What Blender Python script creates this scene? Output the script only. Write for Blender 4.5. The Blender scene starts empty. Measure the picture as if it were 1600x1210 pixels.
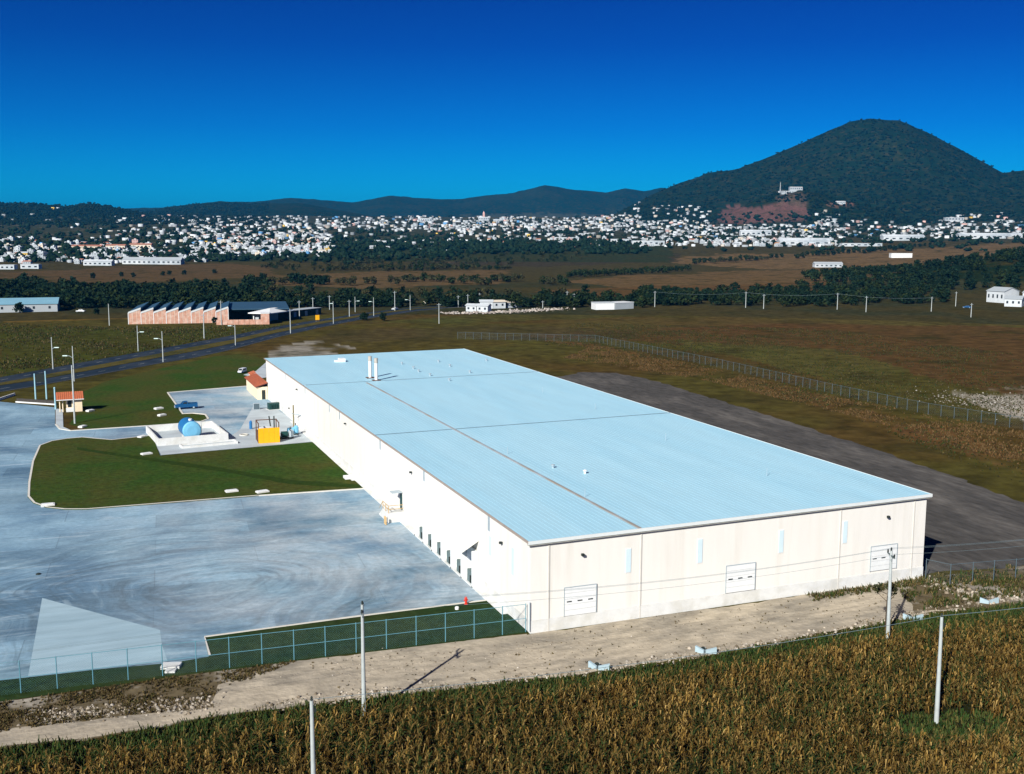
import bpy, bmesh, math, random
import numpy as np
from mathutils import Vector, Matrix

random.seed(7); RNG = np.random.default_rng(11)
SC = bpy.context.scene
COL = SC.collection
R = math.radians

# ------------------------------------------------------------------ camera
F_PX, YAW, PIT, ROL = 1698.7, 0.3770, 0.1434, 0.0033
CAM = np.array([-40.144, -96.194, 40.0])
_c, _s = math.cos(YAW), math.sin(YAW); CP, SP = math.cos(PIT), math.sin(PIT)
_fw = np.array([_s, _c, 0.]); _rt = np.array([_c, -_s, 0.]); _up = np.array([0, 0, 1.])
VF = _fw * CP - _up * SP; _u = _fw * SP + _up * CP
VR = _rt * math.cos(ROL) + _u * math.sin(ROL); VU = -_rt * math.sin(ROL) + _u * math.cos(ROL)
cam = bpy.data.cameras.new('camera'); camo = bpy.data.objects.new('camera', cam); COL.objects.link(camo)
cam.sensor_fit = 'HORIZONTAL'; cam.sensor_width = 36; cam.lens = F_PX / 1600 * 36
cam.clip_start = 1; cam.clip_end = 60000
camo.matrix_world = Matrix(((VR[0], VU[0], -VF[0], CAM[0]), (VR[1], VU[1], -VF[1], CAM[1]), (VR[2], VU[2], -VF[2], CAM[2]), (0, 0, 0, 1)))
SC.camera = camo

# ------------------------------------------------------------------ sky, sun, exposure
SUN_AZ, SUN_EL = 48.5, 31.0            # direction the light travels towards (from +Y towards +X), elevation
W = bpy.data.worlds.new('World'); SC.world = W; W.use_nodes = True
nt = W.node_tree; nt.nodes.clear()
sky = nt.nodes.new('ShaderNodeTexSky'); sky.sky_type = 'NISHITA'; sky.sun_disc = False
sky.sun_elevation = R(SUN_EL); sky.sun_rotation = R(SUN_AZ + 180)
sky.altitude = 1500; sky.air_density = 0.75; sky.dust_density = 0.05; sky.ozone_density = 6.0
tint = nt.nodes.new('ShaderNodeMix'); tint.data_type = 'RGBA'; tint.blend_type = 'MULTIPLY'; tint.inputs[0].default_value = 1
# slide-film blue: clear dry air, pale cyan low down and deep blue upwards, the same all round and on to the zenith
_tc = nt.nodes.new('ShaderNodeTexCoord'); _sx = nt.nodes.new('ShaderNodeSeparateXYZ'); nt.links.new(_tc.outputs['Generated'], _sx.inputs[0])
_rp = nt.nodes.new('ShaderNodeValToRGB'); nt.links.new(_sx.outputs[2], _rp.inputs[0]); nt.links.new(_rp.outputs[0], tint.inputs[7])
SKY_RAMP = [(0.0, (.006, .50, .62)), (.035, (.005, .44, .62)), (.09, (.004, .27, .55)), (.16, (.006, .135, .44)), (.25, (.010, .065, .34)), (1.0, (.012, .055, .30))]
_el = _rp.color_ramp.elements
_el[0].position = SKY_RAMP[0][0]; _el[0].color = (*SKY_RAMP[0][1], 1); _el[1].position = 1.0; _el[1].color = (*SKY_RAMP[-1][1], 1)
for _p, _q in SKY_RAMP[1:-1]:
    _e = _el.new(_p); _e.color = (*_q, 1)
bg = nt.nodes.new('ShaderNodeBackground'); bg.inputs[1].default_value = 0.10
wo = nt.nodes.new('ShaderNodeOutputWorld')
nt.links.new(sky.outputs[0], tint.inputs[6]); nt.links.new(tint.outputs[2], bg.inputs[0]); nt.links.new(bg.outputs[0], wo.inputs[0])
sun = bpy.data.lights.new('sun', 'SUN'); sun.energy = 5.0; sun.angle = R(0.53); sun.color = (1.0, 0.965, 0.90)
suno = bpy.data.objects.new('sun', sun); COL.objects.link(suno)
_ld = Vector((math.sin(R(SUN_AZ)) * math.cos(R(SUN_EL)), math.cos(R(SUN_AZ)) * math.cos(R(SUN_EL)), -math.sin(R(SUN_EL))))
suno.rotation_euler = _ld.to_track_quat('-Z', 'Y').to_euler(); suno.location = (-60, -60, 80)
SC.view_settings.view_transform = 'Standard'; SC.view_settings.look = 'None'
SC.view_settings.exposure = 0.55; SC.view_settings.gamma = 1.0; SC.view_settings.use_curve_mapping = False
try:
    SC.cycles.max_bounces = 5; SC.cycles.diffuse_bounces = 2; SC.cycles.glossy_bounces = 2; SC.cycles.transparent_max_bounces = 6
    SC.cycles.volume_bounces = 0; SC.cycles.caustics_reflective = False; SC.cycles.caustics_refractive = False
except Exception: pass

# ------------------------------------------------------------------ projection helpers (photograph pixel <-> place)
def ray(px, py):
    return VF + VR * (px - 800) / F_PX - VU * (py - 605) / F_PX
def G(px, py, z=0.0):
    d = ray(px, py); return CAM + d * (z - 40.0) / d[2]
def hitx(px, py, x=0.0):
    d = ray(px, py); return CAM + d * (x - CAM[0]) / d[0]
def hity(px, py, y=0.0):
    d = ray(px, py); return CAM + d * (y - CAM[1]) / d[1]
def pix(P):
    d = np.asarray(P, float) - CAM
    z = d @ VF; z = np.where(np.abs(z) < 1e-3, 1e-3, z)
    return 800 + F_PX * (d @ VR) / z, 605 - F_PX * (d @ VU) / z, z
def topz(bx, by, ty):
    b = G(bx, by); lo, hi = 0., 60.
    for _ in range(40):
        m = (lo + hi) / 2
        if pix(b + np.array([0, 0, m]))[1] > ty: lo = m
        else: hi = m
    return b, lo

# ------------------------------------------------------------------ numpy noise
_P = RNG.random((256, 256))
def vnoise(x, y):
    xi = np.floor(x).astype(int); yi = np.floor(y).astype(int); fx = x - xi; fy = y - yi
    fx = fx * fx * (3 - 2 * fx); fy = fy * fy * (3 - 2 * fy)
    a = _P[xi % 256, yi % 256]; b = _P[(xi + 1) % 256, yi % 256]; c = _P[xi % 256, (yi + 1) % 256]; d = _P[(xi + 1) % 256, (yi + 1) % 256]
    return (a * (1 - fx) + b * fx) * (1 - fy) + (c * (1 - fx) + d * fx) * fy
def fbm(x, y, o=4):
    s = 0; a = .5; t = 0
    for i in range(o):
        s = s + a * vnoise(x + 17.3 * i, y - 9.1 * i); t += a; a *= .5; x = x * 2.03; y = y * 2.03
    return s / t
def sstep(a, b, x):
    t = np.clip((x - a) / (b - a), 0, 1); return t * t * (3 - 2 * t)

# ------------------------------------------------------------------ terrain
RANGES = [  # ridge distance, front width, back width, gully strength, skyline
    (4500, 1500, 1500, 1.0, [(-3000, 350), (700, 352), (900, 345), (960, 335), (985, 322), (1020, 303), (1060, 286), (1100, 272), (1150, 264), (1200, 244), (1250, 222), (1290, 203), (1320, 191), (1350, 186), (1395, 188), (1430, 202), (1480, 227), (1530, 253), (1560, 269), (1600, 263), (1650, 255), (1750, 275), (1900, 300), (4000, 330)]),
    (3150, 420, 330, .35, [(-3000, 380), (1080, 380), (1115, 352), (1140, 330), (1180, 309), (1215, 300), (1245, 292), (1285, 302), (1340, 318), (1400, 332), (1470, 352), (1560, 380), (4000, 380)]),
    (4300, 1200, 1000, .5, [(-3000, 300), (-300, 312), (0, 321), (50, 322), (110, 326), (135, 321), (165, 324), (212, 333), (260, 346), (320, 360), (4000, 360)]),
    (5600, 1500, 900, .6, [(-3000, 350), (160, 345), (230, 333), (280, 324), (345, 317), (400, 321), (470, 319), (530, 330), (600, 343), (700, 350), (4000, 350)]),
    (7600, 1800, 1300, .7, [(-3000, 315), (100, 330), (250, 327), (345, 318), (400, 317), (455, 311), (500, 314), (550, 318), (610, 307), (680, 312), (720, 312), (760, 306), (800, 302), (850, 290), (900, 297), (945, 301), (975, 294), (1005, 299), (1030, 293), (1070, 300), (1150, 310), (4000, 310)]),
]
def base_h(r):
    t = np.clip(r - 1150, 0, 2900); return 0.03 * t * np.clip(t / 500, 0, 1) ** .5
def terrain(x, y, detail=True):
    x = np.asarray(x, float); y = np.asarray(y, float)
    dx = x - CAM[0]; dy = y - CAM[1]; r = np.hypot(dx, dy) + 1e-6
    fz = (dx * _fw[0] + dy * _fw[1]) / r; rz = (dx * _rt[0] + dy * _rt[1]) / r
    az = np.arctan2(rz, fz); azc = np.clip(az, -1.2, 1.2); ca = np.cos(azc)
    px = 800 + F_PX * np.tan(azc) / CP
    b = base_h(r); h = b.copy(); n = fbm(x / 420., y / 420., 4); n2 = fbm(x / 60. + 5, y / 60., 3)
    for rc, wf, wb, gs, prof in RANGES:
        py = np.interp(px, [p[0] for p in prof], [p[1] for p in prof]) - (px - 800) * ROL * 0.0
        k = (605 - py) / F_PX; e = ca * (k * CP - SP) / (CP + k * SP)
        crest = 40 + e * rc
        s = np.where(r < rc, sstep(rc - wf, rc, r), sstep(rc + wb, rc, r))
        s = s ** 1.15
        amp = np.maximum(crest - base_h(np.full_like(r, rc)), 0)
        hh = amp * (s + gs * 0.34 * (n - .5) * 4 * s * (1 - s))
        h = np.maximum(h, b + hh)
    rough = np.clip((h - b) / 30, 0, 1)
    h = h + rough * (n2 - .5) * 9
    # wooded knoll at the right edge of the near plain
    kx, ky = KN
    h = h + 25 * np.exp(-(((x - kx) / 135) ** 2 + ((y - ky) / 95) ** 2))
    h = np.where(np.abs(az) > 1.35, b * .3, h)
    return h
KN = G(1690, 441)[:2]
def GT(px, py, r0=300, r1=9000, n=500):
    d = ray(px, py); hl = math.hypot(d[0], d[1])
    rs = np.geomspace(r0, r1, n); P = CAM[None] + d[None] * (rs / hl)[:, None]
    hz = terrain(P[:, 0], P[:, 1]); w = np.nonzero(P[:, 2] < hz)[0]
    if len(w) == 0: return None
    q = P[w[0]].copy(); q[2] = hz[w[0]]; return q

# ------------------------------------------------------------------ object helpers
class MB:
    def __init__(s): s.v = []; s.f = []; s.m = []
    def add(s, vs, fs, mi=0):
        o = len(s.v); s.v += [tuple(map(float, v)) for v in vs]; s.f += [tuple(i + o for i in f) for f in fs]; s.m += [mi] * len(fs); return s
    def box(s, a, b, mi=0, rz=0, piv=None):
        (x0, y0, z0), (x1, y1, z1) = a, b
        vs = [(x0, y0, z0), (x1, y0, z0), (x1, y1, z0), (x0, y1, z0), (x0, y0, z1), (x1, y0, z1), (x1, y1, z1), (x0, y1, z1)]
        if rz:
            p = piv or ((x0 + x1) / 2, (y0 + y1) / 2); c, q = math.cos(rz), math.sin(rz)
            vs = [(p[0] + (x - p[0]) * c - (y - p[1]) * q, p[1] + (x - p[0]) * q + (y - p[1]) * c, z) for x, y, z in vs]
        return s.add(vs, [(0, 3, 2, 1), (4, 5, 6, 7), (0, 1, 5, 4), (1, 2, 6, 5), (2, 3, 7, 6), (3, 0, 4, 7)], mi)
    def prism(s, poly, z0, z1, mi=0):
        n = len(poly); vs = [(p[0], p[1], z0) for p in poly] + [(p[0], p[1], z1) for p in poly]
        return s.add(vs, [tuple(range(n))[::-1], tuple(range(n, 2 * n))] + [(i, (i + 1) % n, n + (i + 1) % n, n + i) for i in range(n)], mi)
    def profile(s, prof, a0, a1, axis='x', mi=0):
        # profile (u,z) swept along axis
        n = len(prof)
        if axis == 'x': vs = [(a0, u, z) for u, z in prof] + [(a1, u, z) for u, z in prof]
        else: vs = [(u, a0, z) for u, z in prof] + [(u, a1, z) for u, z in prof]
        return s.add(vs, [tuple(range(n))[::-1], tuple(range(n, 2 * n))] + [(i, (i + 1) % n, n + (i + 1) % n, n + i) for i in range(n)], mi)
    def rod(s, p0, p1, r0, r1=None, n=8, mi=0, caps=True):
        r1 = r0 if r1 is None else r1; p0 = Vector(p0); p1 = Vector(p1); d = (p1 - p0).normalized()
        a = d.orthogonal().normalized(); b = d.cross(a); vs = []
        for p, r in ((p0, r0), (p1, r1)):
            for i in range(n):
                t = 2 * math.pi * i / n; vs.append(p + a * (r * math.cos(t)) + b * (r * math.sin(t)))
        fs = [(i, (i + 1) % n, n + (i + 1) % n, n + i) for i in range(n)]
        if caps: fs += [tuple(range(n))[::-1], tuple(range(n, 2 * n))]
        return s.add(vs, fs, mi)
    def path(s, pts, r, n=5, mi=0):
        for a, b in zip(pts[:-1], pts[1:]): s.rod(a, b, r, r, n, mi)
        return s
    def lathe(s, c, prof, n=16, mi=0, axis='z'):
        vs = []; m = len(prof)
        for r, z in prof:
            for i in range(n):
                t = 2 * math.pi * i / n
                if axis == 'z': vs.append((c[0] + r * math.cos(t), c[1] + r * math.sin(t), c[2] + z))
                elif axis == 'y': vs.append((c[0] + r * math.cos(t), c[1] + z, c[2] + r * math.sin(t)))
                else: vs.append((c[0] + z, c[1] + r * math.cos(t), c[2] + r * math.sin(t)))
        fs = [(k * n + i, k * n + (i + 1) % n, (k + 1) * n + (i + 1) % n, (k + 1) * n + i) for k in range(m - 1) for i in range(n)]
        fs += [tuple(range(n))[::-1], tuple(range((m - 1) * n, m * n))]
        return s.add(vs, fs, mi)
    def build(s, name, mats, parent=None, smooth=False, bevel=0):
        me = bpy.data.meshes.new(name); me.from_pydata(s.v, [], s.f)
        if not isinstance(mats, (list, tuple)): mats = [mats]
        for m in mats: me.materials.append(m)
        if len(mats) > 1: me.polygons.foreach_set('material_index', s.m)
        bm = bmesh.new(); bm.from_mesh(me); bmesh.ops.recalc_face_normals(bm, faces=bm.faces)
        if bevel: bmesh.ops.bevel(bm, geom=bm.edges[:], offset=bevel, segments=2, affect='EDGES', profile=.7)
        bm.to_mesh(me); bm.free()
        if smooth: me.polygons.foreach_set('use_smooth', [True] * len(me.polygons))
        me.update(); o = bpy.data.objects.new(name, me); COL.objects.link(o)
        if parent: o.parent = parent
        return o
def tag(o, label=None, cat=None, group=None, kind=None):
    if label: o['label'] = label
    if cat: o['category'] = cat
    if group: o['group'] = group
    if kind: o['kind'] = kind
    return o
def thing(name, label, cat, loc=(0, 0, 0), rz=0, group=None):
    o = bpy.data.objects.new(name, None); COL.objects.link(o); o.empty_display_size = .5
    o.location = [float(v) for v in loc]; o.rotation_euler = (0, 0, rz); return tag(o, label, cat, group)
def kids(o): return [c for c in bpy.data.objects if c.parent == o]
def copy_tree(o, ch, loc, rz=0, sc=None, label=None):
    c = o.copy(); COL.objects.link(c); c.location = [float(v) for v in loc]; c.rotation_euler = (0, 0, rz)
    if sc: c.scale = sc
    if label: c['label'] = label
    for k, sub in ch:
        q = k.copy(); COL.objects.link(q); q.parent = c
        for g in sub: w = g.copy(); COL.objects.link(w); w.parent = q
    return c
def raw_mesh(name, V, Fq, mat, colors=None, smooth=False):
    me = bpy.data.meshes.new(name); V = np.asarray(V, np.float32); Fq = np.asarray(Fq, np.int32); k = Fq.shape[1]
    me.vertices.add(len(V)); me.vertices.foreach_set('co', V.ravel())
    me.loops.add(Fq.size); me.loops.foreach_set('vertex_index', Fq.ravel())
    me.polygons.add(len(Fq)); me.polygons.foreach_set('loop_start', np.arange(0, Fq.size, k, dtype=np.int32))
    if smooth: me.polygons.foreach_set('use_smooth', np.ones(len(Fq), bool))
    me.update(calc_edges=True)
    if colors is not None:
        a = me.color_attributes.new('col', 'FLOAT_COLOR', 'POINT')
        c4 = np.ones((len(V), 4), np.float32); c4[:, :3] = colors; a.data.foreach_set('color', c4.ravel())
    if mat: me.materials.append(mat)
    o = bpy.data.objects.new(name, me); COL.objects.link(o); return o

# ------------------------------------------------------------------ materials
MATS = {}
def mat(name, col, rough=.8, var=.18, scale=2.0, bump=0, bscale=None, metal=0, spec=.3, attr=None, patch=None, pscale=.05, stretch=None, emis=None, plo=.45, phi=.62):
    """base colour modulated by two octave bands of noise; optional second colour in irregular patches"""
    if name in MATS: return MATS[name]
    m = bpy.data.materials.new(name); m.use_nodes = True; t = m.node_tree; N = t.nodes; L = t.links; b = N['Principled BSDF']
    b.inputs['Roughness'].default_value = rough; b.inputs['Metallic'].default_value = metal; b.inputs['Specular IOR Level'].default_value = spec
    tc = N.new('ShaderNodeTexCoord'); src = tc.outputs['Object']
    if stretch:
        mp = N.new('ShaderNodeMapping'); mp.inputs['Scale'].default_value = stretch; L.new(src, mp.inputs[0]); src = mp.outputs[0]
    n1 = N.new('ShaderNodeTexNoise'); n1.inputs['Scale'].default_value = scale; n1.inputs['Detail'].default_value = 8; n1.inputs['Roughness'].default_value = .65
    L.new(src, n1.inputs['Vector'])
    if attr:
        ca = N.new('ShaderNodeVertexColor'); ca.layer_name = attr; cs = ca.outputs[0]
    else:
        rgb = N.new('ShaderNodeRGB'); rgb.outputs[0].default_value = (*col, 1); cs = rgb.outputs[0]
    if patch:
        n2 = N.new('ShaderNodeTexNoise'); n2.inputs['Scale'].default_value = pscale; n2.inputs['Detail'].default_value = 6; n2.inputs['Roughness'].default_value = .6
        L.new(src, n2.inputs['Vector'])
        rp = N.new('ShaderNodeMapRange'); rp.inputs[1].default_value = plo; rp.inputs[2].default_value = phi; L.new(n2.outputs[0], rp.inputs[0])
        mx = N.new('ShaderNodeMix'); mx.data_type = 'RGBA'; L.new(rp.outputs[0], mx.inputs[0]); L.new(cs, mx.inputs[6]); mx.inputs[7].default_value = (*patch, 1); cs = mx.outputs[2]
    mr = N.new('ShaderNodeMapRange'); mr.inputs[1].default_value = .25; mr.inputs[2].default_value = .75; mr.inputs[3].default_value = 1 - var; mr.inputs[4].default_value = 1 + var
    L.new(n1.outputs[0], mr.inputs[0])
    ml = N.new('ShaderNodeVectorMath'); ml.operation = 'SCALE'; L.new(cs, ml.inputs[0]); L.new(mr.outputs[0], ml.inputs['Scale'])
    L.new(ml.outputs[0], b.inputs['Base Color'])
    if bump:
        bp = N.new('ShaderNodeBump'); bp.inputs['Strength'].default_value = bump; bp.inputs['Distance'].default_value = .1
        n3 = N.new('ShaderNodeTexNoise'); n3.inputs['Scale'].default_value = bscale or scale * 4; n3.inputs['Detail'].default_value = 5; L.new(tc.outputs['Object'], n3.inputs['Vector'])
        L.new(n3.outputs[0], bp.inputs['Height']); L.new(bp.outputs[0], b.inputs['Normal'])
    MATS[name] = m; return m

M_white = mat('white_paint', (.74, .76, .75), .5, .06, 1.5)
M_wall = mat('cream_wall_panel', (.765, .745, .69), .75, .04, .9, patch=(.70, .675, .61), pscale=.55, stretch=(1.4, 1.4, .12), plo=.5, phi=.74)
M_plinth = mat('plinth_concrete', (.68, .69, .67), .8, .08, 1.2, patch=(.60, .60, .56), pscale=.5)
M_trim = mat('eave_trim', (.50, .50, .44), .6, .10, 2)
M_fascia = mat('eave_fascia', (.68, .72, .71), .5, .06, 1)
M_dark = mat('dark_rubber_and_shade', (.02, .028, .025), .7, .2, 4)
M_glass = mat('dark_glass', (.02, .03, .035), .15, .1, 1, spec=.6)
M_tglass = mat('translucent_panel', (.60, .74, .79), .35, .05, 1)
M_steel = mat('galvanised_steel', (.42, .50, .54), .5, .12, 6, metal=.3)
M_conc_pole = mat('pale_concrete_pole', (.40, .44, .43), .8, .18, 1.2)
M_fence = mat('fence_green_steel', (.10, .26, .32), .55, .15, 5)
M_fence_far = mat('fence_grey_steel', (.075, .11, .13), .6, .15, 5)
M_kerb = mat('kerb_concrete', (.62, .60, .53), .85, .10, 1.5)
M_lawn = mat('lawn_grass', (.032, .066, .013), .9, .4, 1.1, bump=.8, bscale=4, patch=(.058, .062, .016), pscale=.055, plo=.40, phi=.60, spec=.0)
M_dlawn = mat('verge_grass', (.022, .042, .014), .9, .40, .9, bump=.6, bscale=4, patch=(.034, .048, .016), pscale=.07, spec=.0)
M_lot = mat('gravel_lot', (.075, .071, .066), .9, .42, .6, bump=.6, bscale=2, patch=(.135, .125, .112), pscale=.10, stretch=(1.6, .45, 1), plo=.48, phi=.7, spec=.0)
M_road = mat('asphalt_road', (.020, .030, .040), .6, .25, .4, patch=(.036, .046, .056), pscale=.08, spec=.05)
M_sidewalk = mat('pale_concrete', (.46, .52, .54), .8, .14, .8, patch=(.38, .42, .44), pscale=.2)
M_dirt = mat('bare_earth', (.44, .38, .285), .95, .32, .7, bump=1.0, bscale=1.6, patch=(.27, .24, .19), pscale=.16, stretch=(.6, 1.4, 1), plo=.44, phi=.64, spec=.0)
M_weedy = mat('weedy_earth', (.12, .095, .055), .95, .45, .6, bump=.8, bscale=1.6, patch=(.32, .29, .24), pscale=.16, plo=.5, phi=.62, spec=.0)
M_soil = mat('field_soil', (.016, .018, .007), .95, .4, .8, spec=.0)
M_ground = mat('ground_cover', (.05, .05, .02), .95, .6, .22, bump=.6, bscale=.7, attr='col', patch=(.036, .032, .010), pscale=.045, plo=.5, phi=.7, spec=.0)
M_cream = mat('cream_render', (.80, .66, .46), .8, .08, 1)
M_tile = mat('terracotta_tile', (.46, .13, .055), .8, .25, 3)
M_tile2 = mat('dark_terracotta_tile', (.22, .065, .04), .8, .25, 3)
M_brick = mat('pink_brick', (.50, .27, .19), .85, .30, .8, patch=(.56, .38, .30), pscale=.5)
M_blueroof = mat('dark_blue_roof', (.03, .08, .13), .6, .2, .2)
M_blue = mat('blue_tank_paint', (.02, .15, .36), .45, .12, 1)
M_lblue = mat('light_blue_tank_paint', (.16, .44, .64), .45, .10, 1)
M_yellow = mat('yellow_paint', (.80, .40, .008), .5, .08, 1.5)
M_rust = mat('rusty_brown_steel', (.12, .06, .035), .8, .3, 3)
M_dgreen = mat('dark_green_enamel', (.012, .05, .045), .4, .15, 2)
M_red = mat('red_paint', (.62, .04, .02), .5, .1, 2)
M_bluecar = mat('blue_car_paint', (.006, .075, .20), .3, .06, 1, spec=.5)
M_whitecar = mat('white_car_paint', (.72, .74, .74), .3, .04, 1, spec=.5)
M_wire = mat('power_wire', (.16, .22, .24), .5, .1, 3)
M_bark = mat('tree_bark', (.06, .045, .03), .9, .3, 3, spec=.0)
M_leaf = mat('tree_leaves', (.03, .05, .016), .85, .45, .35, attr='col', spec=.0)
M_corn = mat('corn_leaves', (.1, .1, .03), .8, .25, 3, attr='col', spec=.0)
M_stone = mat('rubble_stone', (.44, .41, .35), .9, .25, 2, attr=None, spec=.0)
M_house = mat('town_house_walls', (.62, .66, .68), .8, .1, .05, attr='col')
M_hw = mat('house_white', (.54, .58, .60), .8, .2, .12, patch=(.36, .41, .44), pscale=.05)
M_hc = mat('house_cream', (.66, .58, .46), .8, .06, .2)
M_hp = mat('house_pink', (.56, .36, .32), .8, .06, .2)
M_hb = mat('house_blue', (.10, .28, .52), .8, .06, .2)
M_hy = mat('house_yellow', (.66, .44, .08), .8, .06, .2)
M_hg = mat('house_grey', (.36, .40, .42), .8, .06, .2)
M_hr = mat('house_tile_roof', (.34, .15, .10), .85, .15, .5)
M_hf = mat('house_flat_roof', (.46, .50, .52), .85, .15, .5)
M_win = mat('house_window_dark', (.02, .03, .04), .3, .1, 1)
M_rib = mat('roof_rib_metal', (.405, .66, .76), .5, .04, .4)

def mat_roof():
    m = mat('blue_grey_roof_metal', (.41, .665, .765), .55, .06, .18, metal=0, spec=.2, patch=(.365, .63, .745), pscale=.08, stretch=(3, .4, 1), plo=.42, phi=.7)
    return m
M_roof = mat_roof()

def mat_yard():
    m = bpy.data.materials.new('concrete_yard_surface'); m.use_nodes = True; t = m.node_tree; N = t.nodes; L = t.links; b = N['Principled BSDF']
    b.inputs['Roughness'].default_value = .85; b.inputs['Specular IOR Level'].default_value = .1
    tc = N.new('ShaderNodeTexCoord')
    def mapping(sc, rot=0, loc=(0, 0, 0)):
        mp = N.new('ShaderNodeMapping'); mp.inputs['Scale'].default_value = sc; mp.inputs['Rotation'].default_value = (0, 0, rot); mp.inputs['Location'].default_value = loc
        L.new(tc.outputs['Object'], mp.inputs[0]); return mp.outputs[0]
    def noise(v, s, d=7, dist=0.0, ro=.6):
        n = N.new('ShaderNodeTexNoise'); n.inputs['Scale'].default_value = s; n.inputs['Detail'].default_value = d; n.inputs['Distortion'].default_value = dist; n.inputs['Roughness'].default_value = ro
        L.new(v, n.inputs['Vector']); return n.outputs[0]
    def rng(v, a, c, lo=0, hi=1):
        r = N.new('ShaderNodeMapRange'); r.inputs[1].default_value = a; r.inputs[2].default_value = c; r.inputs[3].default_value = lo; r.inputs[4].default_value = hi; L.new(v, r.inputs[0]); return r.outputs[0]
    def mix(f, a, c):
        x = N.new('ShaderNodeMix'); x.data_type = 'RGBA'; L.new(f, x.inputs[0])
        for i, q in ((6, a), (7, c)):
            if isinstance(q, tuple): x.inputs[i].default_value = (*q, 1)
            else: L.new(q, x.inputs[i])
        return x.outputs[2]
    def mul(a, c):
        x = N.new('ShaderNodeMath'); x.operation = 'MULTIPLY'; L.new(a, x.inputs[0])
        if isinstance(c, (int, float)): x.inputs[1].default_value = c
        else: L.new(c, x.inputs[1])
        return x.outputs[0]
    # worn concrete: broad tone patches, poured in long bays of slightly different tone
    c = mix(rng(noise(mapping((1, 1, 1)), .030, 6, 1.4), .36, .64), (.275, .42, .51), (.10, .19, .28))
    bk = N.new('ShaderNodeTexBrick'); bk.offset = .5; bk.inputs['Scale'].default_value = 1.0; bk.inputs['Brick Width'].default_value = 24; bk.inputs['Row Height'].default_value = 6.5; bk.inputs['Mortar Size'].default_value = .07
    bk.inputs['Color1'].default_value = (.72, .72, .72, 1); bk.inputs['Color2'].default_value = (1.15, 1.15, 1.15, 1); bk.inputs['Mortar'].default_value = (.7, .7, .7, 1); L.new(mapping((1, 1, 1), R(4)), bk.inputs['Vector'])
    mm = N.new('ShaderNodeMix'); mm.data_type = 'RGBA'; mm.blend_type = 'MULTIPLY'; mm.inputs[0].default_value = .75; L.new(c, mm.inputs[6]); L.new(bk.outputs[0], mm.inputs[7]); c = mm.outputs[2]
    # drag streaks and rubber along the drive-through direction
    st = noise(mapping((.10, .42, 1), R(-14)), .8, 9, 2.6, .66)
    c = mix(mul(rng(st, .52, .72), .40), c, (.07, .14, .21))
    st2 = noise(mapping((.09, .5, 1), R(10), (3, 9, 0)), .7, 9, 2.2, .66)
    c = mix(mul(rng(st2, .55, .72), .45), c, (.56, .67, .72))
    # tyre scuffs sweeping in arcs round the dock apron
    cc = G(500, 842)
    def arcs(cx, cy, r0, r1, k, dark, light, seed):
        sb = N.new('ShaderNodeVectorMath'); sb.operation = 'SUBTRACT'; L.new(tc.outputs['Object'], sb.inputs[0]); sb.inputs[1].default_value = (cx, cy, 0)
        wb = N.new('ShaderNodeTexNoise'); wb.inputs['Scale'].default_value = .05; L.new(tc.outputs['Object'], wb.inputs['Vector'])
        wa = N.new('ShaderNodeVectorMath'); wa.operation = 'MULTIPLY_ADD'; L.new(wb.outputs['Color'], wa.inputs[0]); wa.inputs[1].default_value = (16, 16, 0); L.new(sb.outputs[0], wa.inputs[2])
        sp = N.new('ShaderNodeSeparateXYZ'); L.new(wa.outputs[0], sp.inputs[0])
        ln = N.new('ShaderNodeVectorMath'); ln.operation = 'LENGTH'; L.new(wa.outputs[0], ln.inputs[0])
        at = N.new('ShaderNodeMath'); at.operation = 'ARCTAN2'; L.new(sp.outputs[1], at.inputs[0]); L.new(sp.outputs[0], at.inputs[1])
        cb = N.new('ShaderNodeCombineXYZ'); L.new(mul(ln.outputs['Value'], k), cb.inputs[0]); L.new(mul(at.outputs[0], .9), cb.inputs[1]); cb.inputs[2].default_value = seed
        nz = noise(cb.outputs[0], 1.0, 7, .4, .65)
        ms = mul(mul(rng(ln.outputs['Value'], r1, r1 * .55), rng(ln.outputs['Value'], r0 * .4, r0)), rng(noise(mapping((1, 1, 1), 0, (seed, 3, 0)), .06, 4), .26, .48))
        return mul(mul(rng(nz, .46, .66), ms), dark), mul(mul(rng(nz, .44, .30), ms), light)
    d_, l_ = arcs(cc[0] - 8, cc[1] - 8, 3, 38, .6, .7, .35, 3.0); c = mix(d_, c, (.075, .115, .145)); c = mix(l_, c, (.50, .62, .66))
    c2 = G(250, 1010); d_, l_ = arcs(c2[0] - 8, c2[1] - 8, 6, 40, .55, .6, .35, 9.0); c = mix(d_, c, (.085, .14, .19)); c = mix(l_, c, (.46, .60, .66))
    # paler grey towards the building, partly lens vignette put into the colour
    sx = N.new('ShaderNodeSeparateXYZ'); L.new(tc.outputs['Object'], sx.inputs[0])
    grad = mul(rng(sx.outputs[0], -48, 0), rng(noise(mapping((1, 1, 1), 0, (1, 1, 0)), .09, 6), .38, .66))
    c = mix(mul(grad, .8), c, (.53, .56, .56))
    fine = rng(noise(mapping((1, 1, 1)), 1.6, 6), .3, .7, .86, 1.12)
    ml = N.new('ShaderNodeVectorMath'); ml.operation = 'SCALE'; L.new(c, ml.inputs[0]); L.new(fine, ml.inputs['Scale'])
    L.new(ml.outputs[0], b.inputs['Base Color'])
    return m
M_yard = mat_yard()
M_ramp = mat('pale_ramp_concrete', (.34, .47, .53), .8, .14, .5, patch=(.27, .39, .45), pscale=.12, stretch=(.3, 1.5, 1), plo=.4, phi=.7)

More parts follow.
